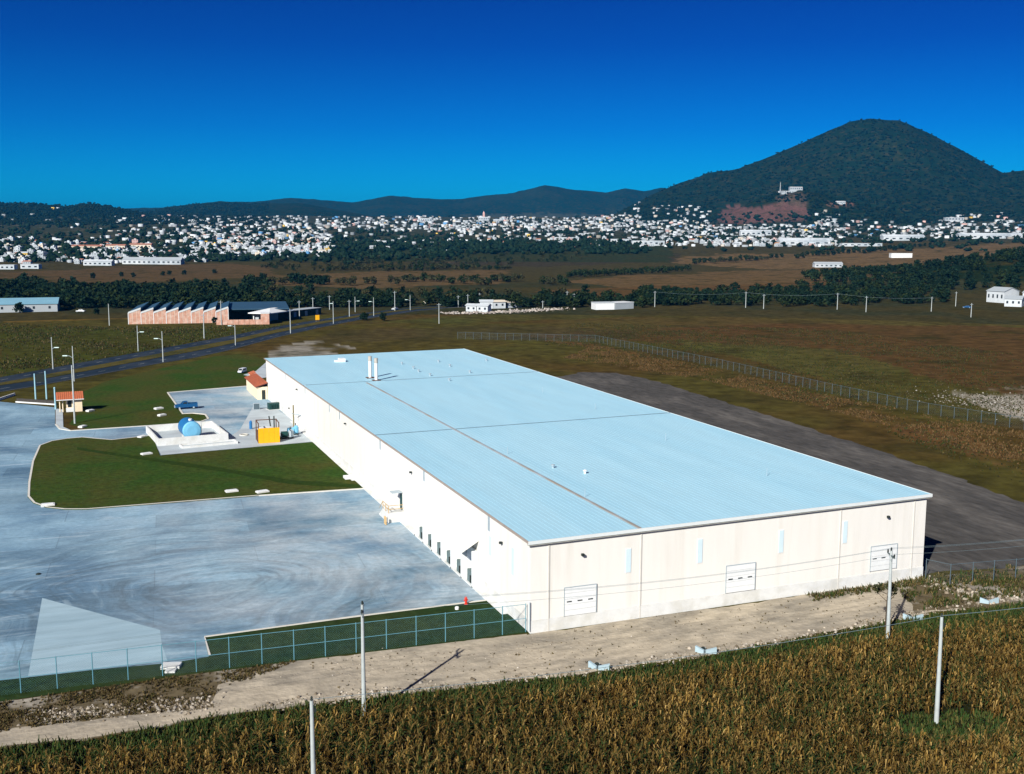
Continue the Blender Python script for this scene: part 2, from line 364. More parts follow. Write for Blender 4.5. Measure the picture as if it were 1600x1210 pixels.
# ================================================================== GROUND
def inpoly(px, py, poly):
    ins = np.zeros(px.shape, bool); n = len(poly); j = n - 1
    for i in range(n):
        xi, yi = poly[i]; xj, yj = poly[j]
        c = ((yi > py) != (yj > py)) & (px < (xj - xi) * (py - yi) / ((yj - yi) if yj != yi else 1e-9) + xi)
        ins ^= c; j = i
    return ins
def build_ground():
    azs = np.unique(np.concatenate([np.linspace(-math.pi, -.62, 40), np.linspace(-.62, .62, 700), np.linspace(.62, math.pi, 40)]))
    rs = np.concatenate([np.linspace(3, 60, 12)[:-1], np.geomspace(60, 420, 130)[:-1], np.geomspace(420, 9500, 330), [13000, 20000, 34000]])
    A, Q = np.meshgrid(azs, rs); dx = np.sin(A) * Q; dy = np.cos(A) * Q
    X = CAM[0] + dx * _rt[0] + dy * _fw[0]; Y = CAM[1] + dx * _rt[1] + dy * _fw[1]
    Z = terrain(X, Y); Z = np.where(Q > 10000, np.minimum(Z, 60), Z)
    V = np.stack([X.ravel(), Y.ravel(), Z.ravel()], 1)
    px, py, dz = pix(V); vis = dz > 10
    n = fbm(V[:, 0] / 60, V[:, 1] / 60, 4); nf = fbm(V[:, 0] / 14, V[:, 1] / 14, 3); nb = fbm(V[:, 0] / 230, V[:, 1] / 230, 3)
    r = Q.ravel(); z = V[:, 2]; b = base_h(r)
    C = np.tile(np.array([.066, .057, .014]), (len(V), 1))
    def lay(mask, col, a=1.0):
        a = np.broadcast_to(np.asarray(a, float), mask.shape)[mask][:, None]; C[mask] = C[mask] * (1 - a) + np.array(col) * a
    wx = px + (nf - .5) * 26; wy = py + (n - .5) * 9
    # near rough pasture: olive with reddish brown weed patches
    lay(r < 560, (.072, .044, .014), sstep(.46, .62, n) * .8)
    lay(r < 560, (.066, .074, .016), sstep(.54, .70, nb) * .7)
    P = lambda pts, col, a=1.0: lay(vis & inpoly(wx, wy, pts), col, a)
    P([(760, 528), (960, 512), (1250, 505), (1600, 512), (1700, 520), (1700, 640), (1450, 590), (1200, 545), (950, 530)], (.082, .044, .017), .85)
    P([(880, 500), (1240, 492), (1700, 497), (1700, 512), (1250, 507), (960, 516), (800, 528)], (.082, .060, .020), .6)
    P([(1050, 530), (1300, 545), (1420, 580), (1330, 600), (1150, 560)], (.074, .076, .020), .65)
    P([(1480, 612), (1600, 602), (1700, 610), (1700, 670), (1590, 655), (1530, 632)], (.30, .27, .22), sstep(.40, .56, nf))
    P([(840, 530), (940, 545), (1150, 590), (1350, 660), (1600, 740), (1600, 690), (1300, 620), (1050, 565), (930, 536)], (.110, .058, .022), sstep(.34, .58, nf) * .9)
    P([(520, 518), (760, 508), (1000, 515), (1000, 530), (700, 530), (480, 540)], (.058, .044, .022), .5)
    P([(420, 545), (500, 535), (560, 545), (520, 556), (420, 558)], (.24, .22, .18), sstep(.42, .55, nf))
    P([(560, 505), (760, 492), (1000, 486), (1000, 496), (760, 505)], (.060, .070, .020), .5)
    P([(0, 494), (130, 488), (200, 490), (200, 497), (0, 504)], (.17, .10, .022), .8)
    P([(0, 510), (200, 515), (430, 510), (200, 560), (0, 600)], (.040, .052, .010), .7)
    # plain beyond
    far = (r > 520) & (z - b < 6)
    lay(far, (.052, .043, .016)); lay(far & (r < 900), (.036, .038, .018), sstep(.42, .58, n))
    P([(0, 425), (300, 412), (420, 416), (430, 432), (240, 440), (120, 448), (60, 432), (0, 436)], (.095, .060, .028), .85)
    P([(420, 432), (640, 424), (800, 420), (780, 445), (560, 452), (430, 446)], (.115, .074, .034), .85)
    P([(860, 440), (1060, 428), (1300, 418), (1500, 408), (1500, 432), (1240, 446), (1000, 452)], (.125, .078, .034), .85)
    P([(1060, 402), (1280, 394), (1480, 386), (1620, 378), (1620, 400), (1450, 416), (1200, 420), (1050, 414)], (.14, .088, .040), .85)
    P([(640, 408), (1060, 398), (1060, 410), (800, 416), (640, 420)], (.042, .034, .022), .9)
    P([(680, 403), (860, 398), (860, 404), (700, 410)], (.105, .070, .036), .7)
    P([(840, 452), (1100, 446), (1300, 440), (1300, 455), (1060, 462), (840, 466)], (.10, .056, .022), .8)
    # built up ground, orchards and slopes of the town
    lay((r > 1300) & (z - b < 8) & (wx > 330) & (wx < 1050), (.024, .034, .014), .9); lay((r > 1600) & (z - b < 8) & (wx < 1050), (.024, .034, .014), .9)
    lay((r > 1950) & (z - b < 8), (.038, .044, .026), .8)
    lay((r > 1750) & (z - b < 8), (.14, .11, .08), sstep(.62, .74, nf) * .6)
    # hills
    hill = z - b > 5
    lay(hill, (.007, .018, .008)); lay(hill, (.014, .022, .008), sstep(.48, .66, n) * .8); lay(hill, (.006, .017, .009), sstep(.52, .66, nf) * .7)
    lay(hill & (r > 5000), (.020, .028, .012), sstep(.56, .70, nb) * .5)
    P([(1122, 332), (1140, 322), (1190, 326), (1220, 318), (1262, 322), (1264, 344), (1200, 349), (1125, 349)], (.135, .066, .054), .75 + .2 * sstep(.35, .6, nf))
    P([(1215, 304), (1262, 303), (1262, 322), (1215, 322)], (.14, .085, .06), .2 + .5 * sstep(.4, .6, nf))
    P([(1290, 317), (1332, 314), (1330, 322), (1290, 323)], (.20, .10, .065), .9)
    P([(720, 338), (760, 334), (1000, 336), (1000, 343), (720, 344)], (.10, .09, .045), .4)
    m, k = A.shape; I = np.arange(m * k).reshape(m, k)
    Fq = np.stack([I[:-1, :-1], I[:-1, 1:], I[1:, 1:], I[1:, :-1]], -1).reshape(-1, 4)
    o = raw_mesh('ground', V, Fq[:, ::-1], M_ground, C, True)
    tag(o, kind='structure'); return o
build_ground()

def PG(pts, z=0.0):
    """polygon of photograph ground pixels (2-tuples) or world points ('w', x, y)"""
    return [(p[1], p[2]) if p[0] == 'w' else tuple(G(*p)[:2]) for p in pts]
def smooth_poly(p, it=2):
    for _ in range(it):
        q = []
        for i in range(len(p)):
            a = p[i]; b = p[(i + 1) % len(p)]
            q += [(a[0] * .75 + b[0] * .25, a[1] * .75 + b[1] * .25), (a[0] * .25 + b[0] * .75, a[1] * .25 + b[1] * .75)]
        p = q
    return p
def ragged(p, amp, step):
    q = []
    for i in range(len(p)):
        a = np.array(p[i]); b = np.array(p[(i + 1) % len(p)]); n = max(1, int(np.hypot(*(b - a)) / step))
        for k in range(n):
            c = a + (b - a) * k / n; s = fbm(np.array(c[0] / 2.2), np.array(c[1] / 2.2), 3) - .5; s2 = fbm(np.array(c[0] / 2.2 + 40), np.array(c[1] / 2.2), 3) - .5
            q.append((c[0] + float(s) * amp * 2, c[1] + float(s2) * amp * 2))
    return q
def sheet(name, poly, z, m, kind='structure', thick=0, label=None, parent=None):
    bm = bmesh.new(); vs = [bm.verts.new((x, y, z)) for x, y in poly]; es = [bm.edges.new((vs[i], vs[(i + 1) % len(vs)])) for i in range(len(vs))]
    bmesh.ops.triangle_fill(bm, use_beauty=True, edges=es, normal=(0, 0, 1))
    for f in bm.faces:
        if f.normal.z < 0: f.normal_flip()
    if thick:
        g = bmesh.ops.extrude_face_region(bm, geom=bm.faces[:]); bmesh.ops.translate(bm, verts=[v for v in g['geom'] if isinstance(v, bmesh.types.BMVert)], vec=(0, 0, thick))
        bmesh.ops.recalc_face_normals(bm, faces=bm.faces)
    me = bpy.data.meshes.new(name); bm.to_mesh(me); bm.free(); me.materials.append(m)
    o = bpy.data.objects.new(name, me); COL.objects.link(o)
    if parent: o.parent = parent
    return tag(o, kind=kind)
def ribbon(name, pts, w0, w1, z0, z1, m, closed=False, kind='structure', parent=None):
    """strip following pts, between lateral offsets w0..w1, solid from z0 to z1"""
    mb = MB(); n = len(pts); P2 = [Vector((p[0], p[1])) for p in pts]; L_ = []; R_ = []
    for i in range(n):
        a = P2[i - 1] if (i or closed) else P2[i]; b = P2[(i + 1) % n] if (i < n - 1 or closed) else P2[i]
        d = (b - a); d = d.normalized() if d.length > 1e-6 else Vector((1, 0)); nn = Vector((-d.y, d.x)); L_.append(P2[i] + nn * w0); R_.append(P2[i] + nn * w1)
    vs = []
    for a, b in zip(L_, R_): vs += [(a.x, a.y, z0), (a.x, a.y, z1), (b.x, b.y, z1), (b.x, b.y, z0)]
    fs = []
    for i in range(n if closed else n - 1):
        o = 4 * i; q = 4 * ((i + 1) % n)
        fs += [(o, o + 1, q + 1, q), (o + 1, o + 2, q + 2, q + 1), (o + 2, o + 3, q + 3, q + 2)]
    mb.add(vs, fs); ob = mb.build(name, m, parent); return tag(ob, kind=kind)

WW, WL, WH, WDH = 49.5, 164.45, 9.60, 0.42
# concrete truck yard, drive and car park, one slab
wallY = lambda px, py: hitx(px, py)[1]
yard_px = [(-260, 652), (-60, 632), (0, 628), (30, 631), (86, 637), (86, 664), (92, 671), (110, 674), (235, 666), (290, 662), (314, 660), (327, 655), (322, 648), (302, 646), (287, 647), (263, 614), (386, 604), ('w', .6, 170), ('w', .6, 5.2), (765, 938), (319, 996), (326, 1027), (271, 1036), (150, 1047), (0, 1064), (-260, 1096)]
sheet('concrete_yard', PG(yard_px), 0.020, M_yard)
sheet('yard_ramp_slab', PG([(66, 935), (250, 985), (253, 1008), (262, 1034), (44, 1057)]), 0.026, M_ramp)
# dark gravel lot on the far side
sheet('gravel_lot', ragged(PG([('w', WW - .5, 170), (880, 588), (905, 582), (960, 583), (1010, 592), (1080, 613), (1220, 655), (1400, 713), (1600, 786), (1900, 905), (1600, 885), (1500, 893), ('w', WW - .5, 1.5)]), 1.3, 1.6), 0.012, M_lot)
# lawns
isl = PG([(61, 697), (80, 690), (105, 686), (130, 684), (152, 686), (175, 688), (238, 681), (250, 713), (493, 691.5)]) + [(-.05, wallY(493, 691.5)), (-.05, wallY(574, 764))] + PG([(400, 776), (250, 788), (135, 797), (100, 797), (72, 794), (52, 787), (43, 777), (44, 755), (50, 722)])
lawn1 = sheet('island_lawn', isl, 0.024, M_lawn, thick=.10)
ribbon('lawn_kerb', PG([(574, 764.5), (400, 776), (250, 788), (135, 797), (100, 797), (72, 794), (52, 787), (43, 777), (44, 755), (50, 722), (61, 697), (80, 690), (105, 686), (130, 684), (152, 686), (175, 688), (238, 681)]), -.02, -.32, 0.0, .15, M_kerb)
ribbon('drive_kerb', PG([(86, 664), (92, 671), (110, 674), (235, 666), (290, 662), (314, 660), (327, 655), (322, 648), (302, 646), (287, 647), (263, 614), (386, 604)]), 0.0, .35, 0.0, .15, M_kerb)
frl = PG([(765, 938)]) + [(-.05, 5.15), (-.05, .3)] + PG([(826, 989), (700, 1005), (480, 1031), (370, 1046), (300, 1054), (150, 1076), (0, 1097), (-260, 1130), (-260, 1096.5), (0, 1064.5), (150, 1047.5), (271, 1036.5), (326, 1027.3), (319.3, 996.5)])
sheet('front_lawn', frl, 0.030, M_dlawn, thick=.03)
ribbon('yard_edge_kerb', PG([(765, 938), (540, 966), (319, 996), (326, 1027)]), 0.02, .22, 0, .14, M_kerb)
# upper lawn between the car park and the road: lies over the ground
sheet('upper_lawn', smooth_poly(PG([(100, 672), (235, 665), (290, 661), (313, 659), (325, 655), (321, 649), (302, 647), (286, 648), (262, 613.5), (385, 603.5), (383, 590), (412, 574), (416, 560), (360, 552), (250, 576), (130, 605), (128, 640)]), 1), 0.010, M_lawn)
M_track = mat('trodden_grass', (.026, .046, .010), .95, .35, 1.0, spec=.0)
sheet('lawn_track', ragged(PG([(120, 700), (250, 719), (350, 733), (450, 751), (570, 759), (570, 765), (450, 758), (350, 739), (250, 724), (120, 704)]), .35, 1.0), .128, M_track)
# pad under the plant
sheet('plant_pad', PG([(242, 694), (252, 712), (494, 690.5), (455, 655), (432, 640), (395, 637), (375, 672), (358, 684)]), 0.075, M_sidewalk)
sheet('gatehouse_walk', PG([(87, 639), (98, 641), (99, 668), (111, 673), (93, 671), (87, 664)]), 0.10, M_sidewalk)
# bare earth strip in front
dirt_px = [(826, 989.5), ('w', -.2, -.05), ('w', WW + .2, -.05), (1450, 905), (1470, 930), (1540, 925), (1620, 915), (1620, 935), (1430, 962), (1340, 980), (1200, 1004), (1100, 1024), (930, 1050), (760, 1068), (700, 1077), (560, 1092), (400, 1112), (330, 1118), (345, 1070), (420, 1040), (480, 1031), (700, 1005)]
sheet('bare_earth_strip', ragged(PG(dirt_px), .55, .7), 0.016, M_dirt)
sheet('weedy_verge', ragged(PG([(470, 1032), (370, 1046), (300, 1054), (150, 1076), (0, 1097), (-200, 1125), (-200, 1190), (0, 1172), (160, 1152), (330, 1122), (420, 1108), (430, 1060)]), .5, .7), 0.008, M_weedy)
sheet('gravel_track', ragged(PG([(-200, 1162), (0, 1140), (100, 1132), (200, 1118), (300, 1110), (400, 1094), (410, 1108), (330, 1120), (160, 1150), (0, 1168), (-200, 1188)]), .35, .6), 0.014, M_dirt)
sheet('scrub_verge', ragged(PG([(1440, 907), (1480, 900), (1640, 880), (1660, 960), (1500, 950), (1430, 960), (1410, 930)]), .6, .8), 0.020, M_weedy)

# dual carriageway
def lerp_poly(a, n=10):
    out = []
    for p, q in zip(a[:-1], a[1:]):
        out += [(p[0] + (q[0] - p[0]) * k / n, p[1] + (q[1] - p[1]) * k / n) for k in range(n)]
    return out + [a[-1]]
near_lo = [(-200, 655), (0, 613), (55, 604), (120, 592), (250, 568), (300, 560), (360, 547), (430, 528), (500, 512), (560, 500.5), (620, 491), (650, 486.5), (700, 481.5), (800, 477.5)]
near_hi = [(-200, 636), (0, 603), (60, 594), (120, 583), (250, 559), (300, 550), (360, 538), (430, 521), (500, 507), (560, 496), (620, 487.5), (650, 483.8), (700, 479.8), (800, 476.3)]
far_lo = [(-200, 631), (0, 599), (60, 588), (120, 577), (250, 553), (300, 543), (360, 532), (430, 516), (500, 503), (560, 493.2), (620, 485.6), (650, 482.3), (700, 478.8), (800, 475.5)]
far_hi = [(-200, 616), (0, 590), (60, 579), (120, 568), (250, 545), (300, 536), (360, 525), (430, 511), (500, 499.5), (560, 490.5), (620, 483.4), (650, 480.6), (700, 477.4), (800, 474.5)]
sheet('near_carriageway', PG(near_lo + near_hi[::-1]), 0.035, M_road)
sheet('far_carriageway', PG(far_lo + far_hi[::-1]), 0.035, M_road)
M_median = mat('dry_median_grass', (.085, .070, .022), .9, .35, .5, patch=(.05, .05, .018), pscale=.1, spec=.0)
sheet('median_strip', PG(near_hi + far_lo[::-1]), 0.03, M_median, thick=.09)
ribbon('road_kerb', PG(near_lo), -.05, -.3, 0, .14, mat('old_kerb', (.14, .14, .12), .9, .3, 1))
M_line = mat('road_marking', (.40, .42, .40), .7, .2, 2)
lm = [((a[0] + b[0]) / 2, (a[1] + b[1]) / 2) for a, b in zip(far_lo, far_hi)]
lm2 = [((a[0] + b[0]) / 2, (a[1] + b[1]) / 2) for a, b in zip(near_lo, near_hi)]
for ln in (lm, lm2):
    pts = PG(ln); tot = 0
    for a, b in zip(pts[1:9], pts[2:10]):
        a = np.array(a); b = np.array(b); L_ = np.hypot(*(b - a)); d = (b - a) / L_; k = 0
        while k + 3 < L_:
            if random.random() < .8:
                p = a + d * k; q = a + d * (k + 3); nn = np.array([-d[1], d[0]]) * .08
                sheet('lane_marking', [tuple(p - nn), tuple(q - nn), tuple(q + nn), tuple(p + nn)], 0.041, M_line)
            k += 9

# ================================================================== WAREHOUSE
wh = thing('warehouse', 'long white warehouse with a pale blue metal roof and loading docks', 'warehouse', (0, 0, 0))
def wpart(name, mb, m, parent=None, **k): return mb.build(name, m, parent or wh, **k)
T = .25
zr = lambda x: WH + WDH * x / WW          # roof height across the building
# backing core (recessed behind the panels so that the joints read as grooves)
mb = MB(); mb.profile([(T, 0), (WW - T, 0), (WW - T, zr(WW) - .25), (T, zr(0) - .25)], T, WL - T, 'y'); wpart('wall_core', mb, M_trim)
joints = [0.0] + [hity(p, 930)[0] for p in (857, 1000, 1308, 1421)] + [WW]
PL = 1.35   # plinth height
for a, b in zip(joints[:-1], joints[1:]):
    g = .035
    mb = MB(); mb.profile([(a + (g if a > 0 else 0), PL), (b - (g if b < WW else 0), PL), (b - (g if b < WW else 0), zr(b) - .22), (a + (g if a > 0 else 0), zr(a) - .22)], 0, T - .01, 'y'); wpart('wall_panel', mb, M_wall)
    mb = MB(); mb.box((a + (g if a > 0 else -.04), -.05, -.2), (b - (g if b < WW else -.04), T - .01, PL - .01)); wpart('plinth_panel', mb, M_plinth)
for xx in joints[1:-1]:
    mb = MB(); mb.box((xx - .07, -.075, -.1), (xx + .07, -.012, zr(xx) - .3)); wpart('joint_cover', mb, mat('joint_cover_paint', (.60, .58, .53), .7, .06, 1))
nl = 16
for i in range(nl):
    a = T + (WL - T) * i / nl; b = T + (WL - T) * (i + 1) / nl
    mb = MB(); mb.box((0, a + .03, PL), (T - .01, b - .03, zr(0) - .22)); wpart('wall_panel', mb, M_wall)
    mb = MB(); mb.box((-.05, a + .03, -.2), (T - .01, b - .03, PL - .01)); wpart('plinth_panel', mb, M_plinth)
for i in range(8):
    a = T + (WL - T) * i / 8; b = T + (WL - T) * (i + 1) / 8
    mb = MB(); mb.box((WW - T + .01, a + .03, 0), (WW, b - .03, zr(WW) - .22)); wpart('wall_panel', mb, M_wall)
mb = MB(); mb.profile([(.3, 0), (WW - .3, 0), (WW - .3, zr(WW) - .22), (.3, zr(0) - .22)], WL - T + .01, WL, 'y'); wpart('wall_panel', mb, M_wall)
# roof slab, ribs, edge trims
OV = .35
mb = MB(); mb.profile([(-OV, zr(-OV) - .15), (WW + OV, zr(WW + OV) - .15), (WW + OV, zr(WW + OV)), (-OV, zr(-OV))], -OV, WL + OV, 'y'); roof = wpart('roof', mb, M_roof)
rb = MB(); x = -OV + .3
while x < WW + OV - .1:
    rb.box((x - .03, -OV + .02, zr(x) - .02), (x + .03, WL + OV - .02, zr(x) + .010)); x += .61
tag(wpart('roof_rib', rb, M_rib, roof), kind='stuff')
xs = 12.08
M_seam = mat('weathered_seam', (.34, .38, .40), .7, .25, .6, patch=(.30, .27, .23), pscale=.3)
M_djoint = mat('joint_sealant', (.14, .22, .28), .8, .2, 1)
Y2 = G(590, 598, zr(12))[1]
mb = MB(); mb.profile([(xs - .26, zr(xs) + .01), (xs + .26, zr(xs) + .01), (xs + .16, zr(xs) + .06), (xs - .16, zr(xs) + .06)], -OV + .01, Y2 + .5, 'y'); wpart('ridge_cap', mb, M_seam, roof)
def cross(y, x0, x1, w, m):
    mb = MB(); mb.add([(x0, y - w, zr(x0) + .005), (x1, y - w, zr(x1) + .005), (x1, y + w, zr(x1) + .005), (x0, y + w, zr(x0) + .005), (x0, y - w, zr(x0) + .05), (x1, y - w, zr(x1) + .05), (x1, y + w, zr(x1) + .05), (x0, y + w, zr(x0) + .05)],
                      [(4, 5, 6, 7), (0, 1, 5, 4), (1, 2, 6, 5), (2, 3, 7, 6), (3, 0, 4, 7)]); wpart('roof_joint', mb, m, roof)
cross(59.8, -OV + .01, xs - .28, .15, M_djoint); cross(59.8, xs + .28, WW + OV - .01, .15, M_djoint)
cross(Y2 + 2.0, -OV + .01, WW + OV - .01, .13, M_djoint)
def sloped_front(y0, y1, dz0, dz1, name, m):
    mb = MB(); x0, x1 = -OV - .06, WW + OV + .06
    mb.add([(x0, y0, zr(x0) + dz0), (x1, y0, zr(x1) + dz0), (x1, y1, zr(x1) + dz0), (x0, y1, zr(x0) + dz0), (x0, y0, zr(x0) + dz1), (x1, y0, zr(x1) + dz1), (x1, y1, zr(x1) + dz1), (x0, y1, zr(x0) + dz1)],
           [(0, 3, 2, 1), (4, 5, 6, 7), (0, 1, 5, 4), (1, 2, 6, 5), (2, 3, 7, 6), (3, 0, 4, 7)]); wpart(name, mb, m)
sloped_front(-OV - .10, -OV - .004, -.28, .06, 'fascia', M_fascia)
sloped_front(-OV + .002, -.03, -.42, -.20, 'soffit', M_trim)
mb = MB(); mb.box((-OV - .08, -OV, zr(0) - .20), (-OV - .004, WL + OV, zr(0) + .05)); wpart('eave_gutter', mb, mat('brown_gutter', (.34, .28, .24), .6, .15, 1))
mb = MB(); mb.box((WW + OV + .004, -OV, zr(WW) - .20), (WW + OV + .08, WL + OV, zr(WW) + .05)); wpart('eave_gutter', mb, M_fascia)
# front doors
def front_door(px0, px1, pyt, pyb):
    a = hity(px0, pyb); b = hity(px1, pyb - (px1 - px0) * .13); t = hity(px0, pyt)
    x0, x1, z0, z1 = a[0], b[0], a[2], t[2]
    mb = MB(); mb.box((x0 - .05, -.14, z0), (x0, -.052, z1 + .06)); mb.box((x1, -.14, z0), (x1 + .05, -.052, z1 + .06)); mb.box((x0, -.14, z1), (x1, -.052, z1 + .06))
    fr = wpart('door_frame', mb, M_steel)
    mb = MB(); mb.box((x0 - .005, -.08, z0), (x1 + .005, -.053, z1 - .003)); d = wpart('overhead_door', mb, M_trim)
    n = 5; hh = (z1 - z0) / n
    for i in range(n):
        mb = MB(); mb.box((x0 + .02, -.115, z0 + hh * i + .015), (x1 - .02, -.082, z0 + hh * (i + 1) - .015)); mb.build('door_section', M_white, d)
    ww = (x1 - x0)
    for k in range(3):
        xc = x0 + ww * (.15 + .335 * k); mb = MB(); mb.box((xc - ww * .075, -.135, z0 + hh * 2.42), (xc + ww * .075, -.117, z0 + hh * 2.62)); mb.build('door_window', M_glass, d)
front_door(881, 930.5, 919, 963); front_door(1133, 1178, 885, 927); front_door(1358.5, 1399, 855, 893)
for px, py0, py1 in ((982, 857, 895), (1094, 842, 880), (1221, 828, 864), (1321, 814, 849)):
    t = hity(px, py0); b = hity(px, py1)
    mb = MB(); mb.box((t[0] - .31, -.045, b[2]), (t[0] + .31, -.002, t[2])); w = wpart('window', mb, M_white)
    mb = MB(); mb.box((t[0] - .29, -.06, b[2] + .07), (t[0] + .29, -.047, t[2] - .07)); mb.build('pane', M_tglass, w)
def lamp_at(p, nx, ny):
    mb = MB(); q = p; mb.box((q[0] + nx * .25 - .14, q[1] + ny * .25 - .14, q[2] - .11), (q[0] + nx * .25 + .14, q[1] + ny * .25 + .14, q[2] + .11))
    mb.rod((q[0], q[1], q[2] + .05), (q[0] + nx * .2, q[1] + ny * .2, q[2] + .05), .04, n=6); wpart('wall_lamp', mb, M_dark)
for px, py in ((909, 866), (1386, 807)): lamp_at(hity(px, py), 0, -1)
for px, py in ((644, 738), (785.5, 848), (541, 662), (453, 638), (465, 608.5)): lamp_at(hitx(px, py), -1, 0)
# long wall windows under the eave
for px, py in ((447, 588), (477, 609), (515, 637), (531, 648), (594.5, 694), (663, 742), (764.5, 818)):
    p = hitx(px, py); mb = MB(); mb.box((-.045, p[1] - .42, p[2] - .95), (-.002, p[1] + .42, p[2] + .95)); w = wpart('window', mb, M_white)
    mb = MB(); mb.box((-.06, p[1] - .33, p[2] - .85), (-.047, p[1] + .33, p[2] + .85)); mb.build('pane', M_steel, w)
for px, y0, y1 in ((766, 838, 868), (801.5, 856, 899)):
    t = hitx(px, y0); b = hitx(px, y1); mb = MB(); mb.box((-.03, t[1] - .35, b[2]), (-.002, t[1] + .35, t[2])); wpart('translucent_strip', mb, M_tglass)
# downpipe at the near corner
mb = MB(); mb.rod((-.12, -.12, .3), (-.12, -.12, 3.3), .06, n=8); wpart('downpipe', mb, M_steel)
# concrete apron strip along the long wall
mb = MB(); mb.box((-.75, 6.0, -.02), (-.06, WL - 35, .20)); wpart('wall_footing', mb, M_plinth)
# ---- loading docks
yA = hitx(748, 843)[1]; yB = hitx(655, 776)[1]; zc = hitx(748, 843)[2]
def dock():
    y0, y1 = yA, yB
    CZ0 = zc; CZ1 = zc - 1.15; D = 2.0
    mb = MB(); mb.profile([(-.03, CZ0), (-D, CZ1), (-D, CZ1 - .22), (-.03, CZ0 - .22)], y0, y1, 'y'); cn = wpart('dock_canopy', mb, M_wall)
    mb = MB(); mb.box((-D - .05, y0, CZ1 - .45), (-D - .004, y1, CZ1 + .02)); mb.build('canopy_fascia', M_white, cn)
    nb = 6; bw = (y1 - y0 - .4) / nb
    for i in range(nb):
        a = y0 + .2 + bw * i
        # fin wall between bays
        mb = MB(); mb.box((-.75, a - .16, 0), (-.052, a + .16, CZ1 - .24)); mb.build('bay_fin', M_white, cn)
        dr = MB(); dr.box((-.12, a + .3, PL + 1.0), (-.054, a + bw - .3, PL + 2.9)); d = wpart('dock_door', dr, M_trim)
        for k in range(4):
            q = MB(); q.box((-.16, a + .34, PL + 1.01 + k * .47), (-.122, a + bw - .34, PL + 1.46 + k * .47)); q.build('door_section', M_white if i != 3 else M_yellow, d)
        lv = MB(); lv.box((-.55, a + bw * .14, .10), (-.055, a + bw * .58, PL + .25)); wpart('dock_opening', lv, mat('dock_opening_shade', (.13, .18, .18), .8, .2, 2))  # dark box painted as the shade in the dock opening
        for yy in (a + bw * .14 - .16,):
            bm_ = MB(); bm_.box((-.85, yy - .12, .5), (-.056, yy + .12, PL - .02)); wpart('dock_bumper', bm_, M_dark)
    a = y0 + .2 + bw * nb
    mb = MB(); mb.box((-.75, a - .16, 0), (-.052, a + .16, CZ1 - .24)); mb.build('bay_fin', M_white, cn)
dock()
M_ochre = mat('faded_ochre_paint', (.50, .34, .16), .6, .15, 2)
# access stair with yellow rails at the end of the docks
p = hitx(630, 806); sy = p[1]
st = MB(); st.box((-2.4, sy - .9, 0), (-.06, sy + 2.2, PL))
for i in range(6): st.box((-2.4, sy + 2.2 + i * .3, 0), (-.9, sy + 2.5 + i * .3, PL * (1 - (i + 1) / 7)))
stair = wpart('access_stair', st, M_plinth)
for a, b in (((-2.3, sy - .8), (-2.3, sy + 2.2)), ((-.2, sy - .8), (-2.3, sy - .8))):
    for hh in (.55, 1.05): mb = MB(); mb.rod((a[0], a[1], PL + hh), (b[0], b[1], PL + hh), .05, n=6); mb.build('rail', M_ochre, stair)
for q in ((-2.3, sy - .8), (-2.3, sy + .7), (-2.3, sy + 2.2)): mb = MB(); mb.rod((q[0], q[1], PL), (q[0], q[1], PL + 1.05), .05, n=6); mb.build('rail_post', M_ochre, stair)
mb = MB(); mb.rod((-2.3, sy + 2.2, PL + 1.05), (-2.3, sy + 4.0, 1.05), .05, n=6); mb.build('rail', M_ochre, stair)
mb = MB(); mb.box((-.10, sy + .3, PL + .02), (-.053, sy + 1.3, PL + 2.2)); wpart('side_door', mb, M_dgreen)
mb = MB(); mb.box((-1.5, sy + .1, PL + 2.5), (-.053, sy + 1.5, PL + 2.6)); wpart('door_hood', mb, M_steel)
for yy in (sy - 1.6, sy - 1.0): mb = MB(); mb.lathe((-2.9, yy, 0), [(.12, 0), (.12, 1.05), (.06, 1.12)], 10); wpart('bollard', mb, M_ochre)
# roof furniture
def vent(px, py, w, h, m, name='roof_vent'):
    p = G(px, py, zr(20)); x, y = p[0], p[1]; z = zr(x); mb = MB(); mb.rod((x, y, z - .02), (x, y, z + h * .7), w * .35, n=8); mb.lathe((x, y, z + h * .65), [(w * .6, 0), (w * .6, h * .2), (w * .12, h * .4)], 10); wpart(name, mb, m, roof)
for px, py in ((628, 570), (646, 577), (654, 582), (685, 567), (672, 588), (703, 574), (734, 584), (702, 596), (760, 566)): vent(px, py, .5, .55, M_steel)
for px, py in ((864, 731), (914, 740)): vent(px, py, .45, .5, M_white if px > 900 else M_steel)
def whip(px, py, dx):
    p = G(px, py, zr(20)); x, y = p[0], p[1]; mb = MB(); mb.rod((x, y, zr(x)), (x, y, zr(x) + 1.0), .03, n=5); wpart('lightning_rod', mb, M_steel, roof)
for q in ((793, 709, 0), (914, 776, 0), (1040, 690, 0), (1198, 746, 0), (848, 615, 0), (930, 641, 0)): whip(*q)
p = G(534, 566, zr(5)); mb = MB(); mb.box((p[0] - .7, p[1] - .9, zr(5) - .02), (p[0] + .7, p[1] + .9, zr(5) + .9)); mb.box((p[0] - 1.7, p[1] - .5, zr(5) - .02), (p[0] - .74, p[1] + .5, zr(5) + .5)); wpart('roof_fan_unit', mb, M_white, roof)
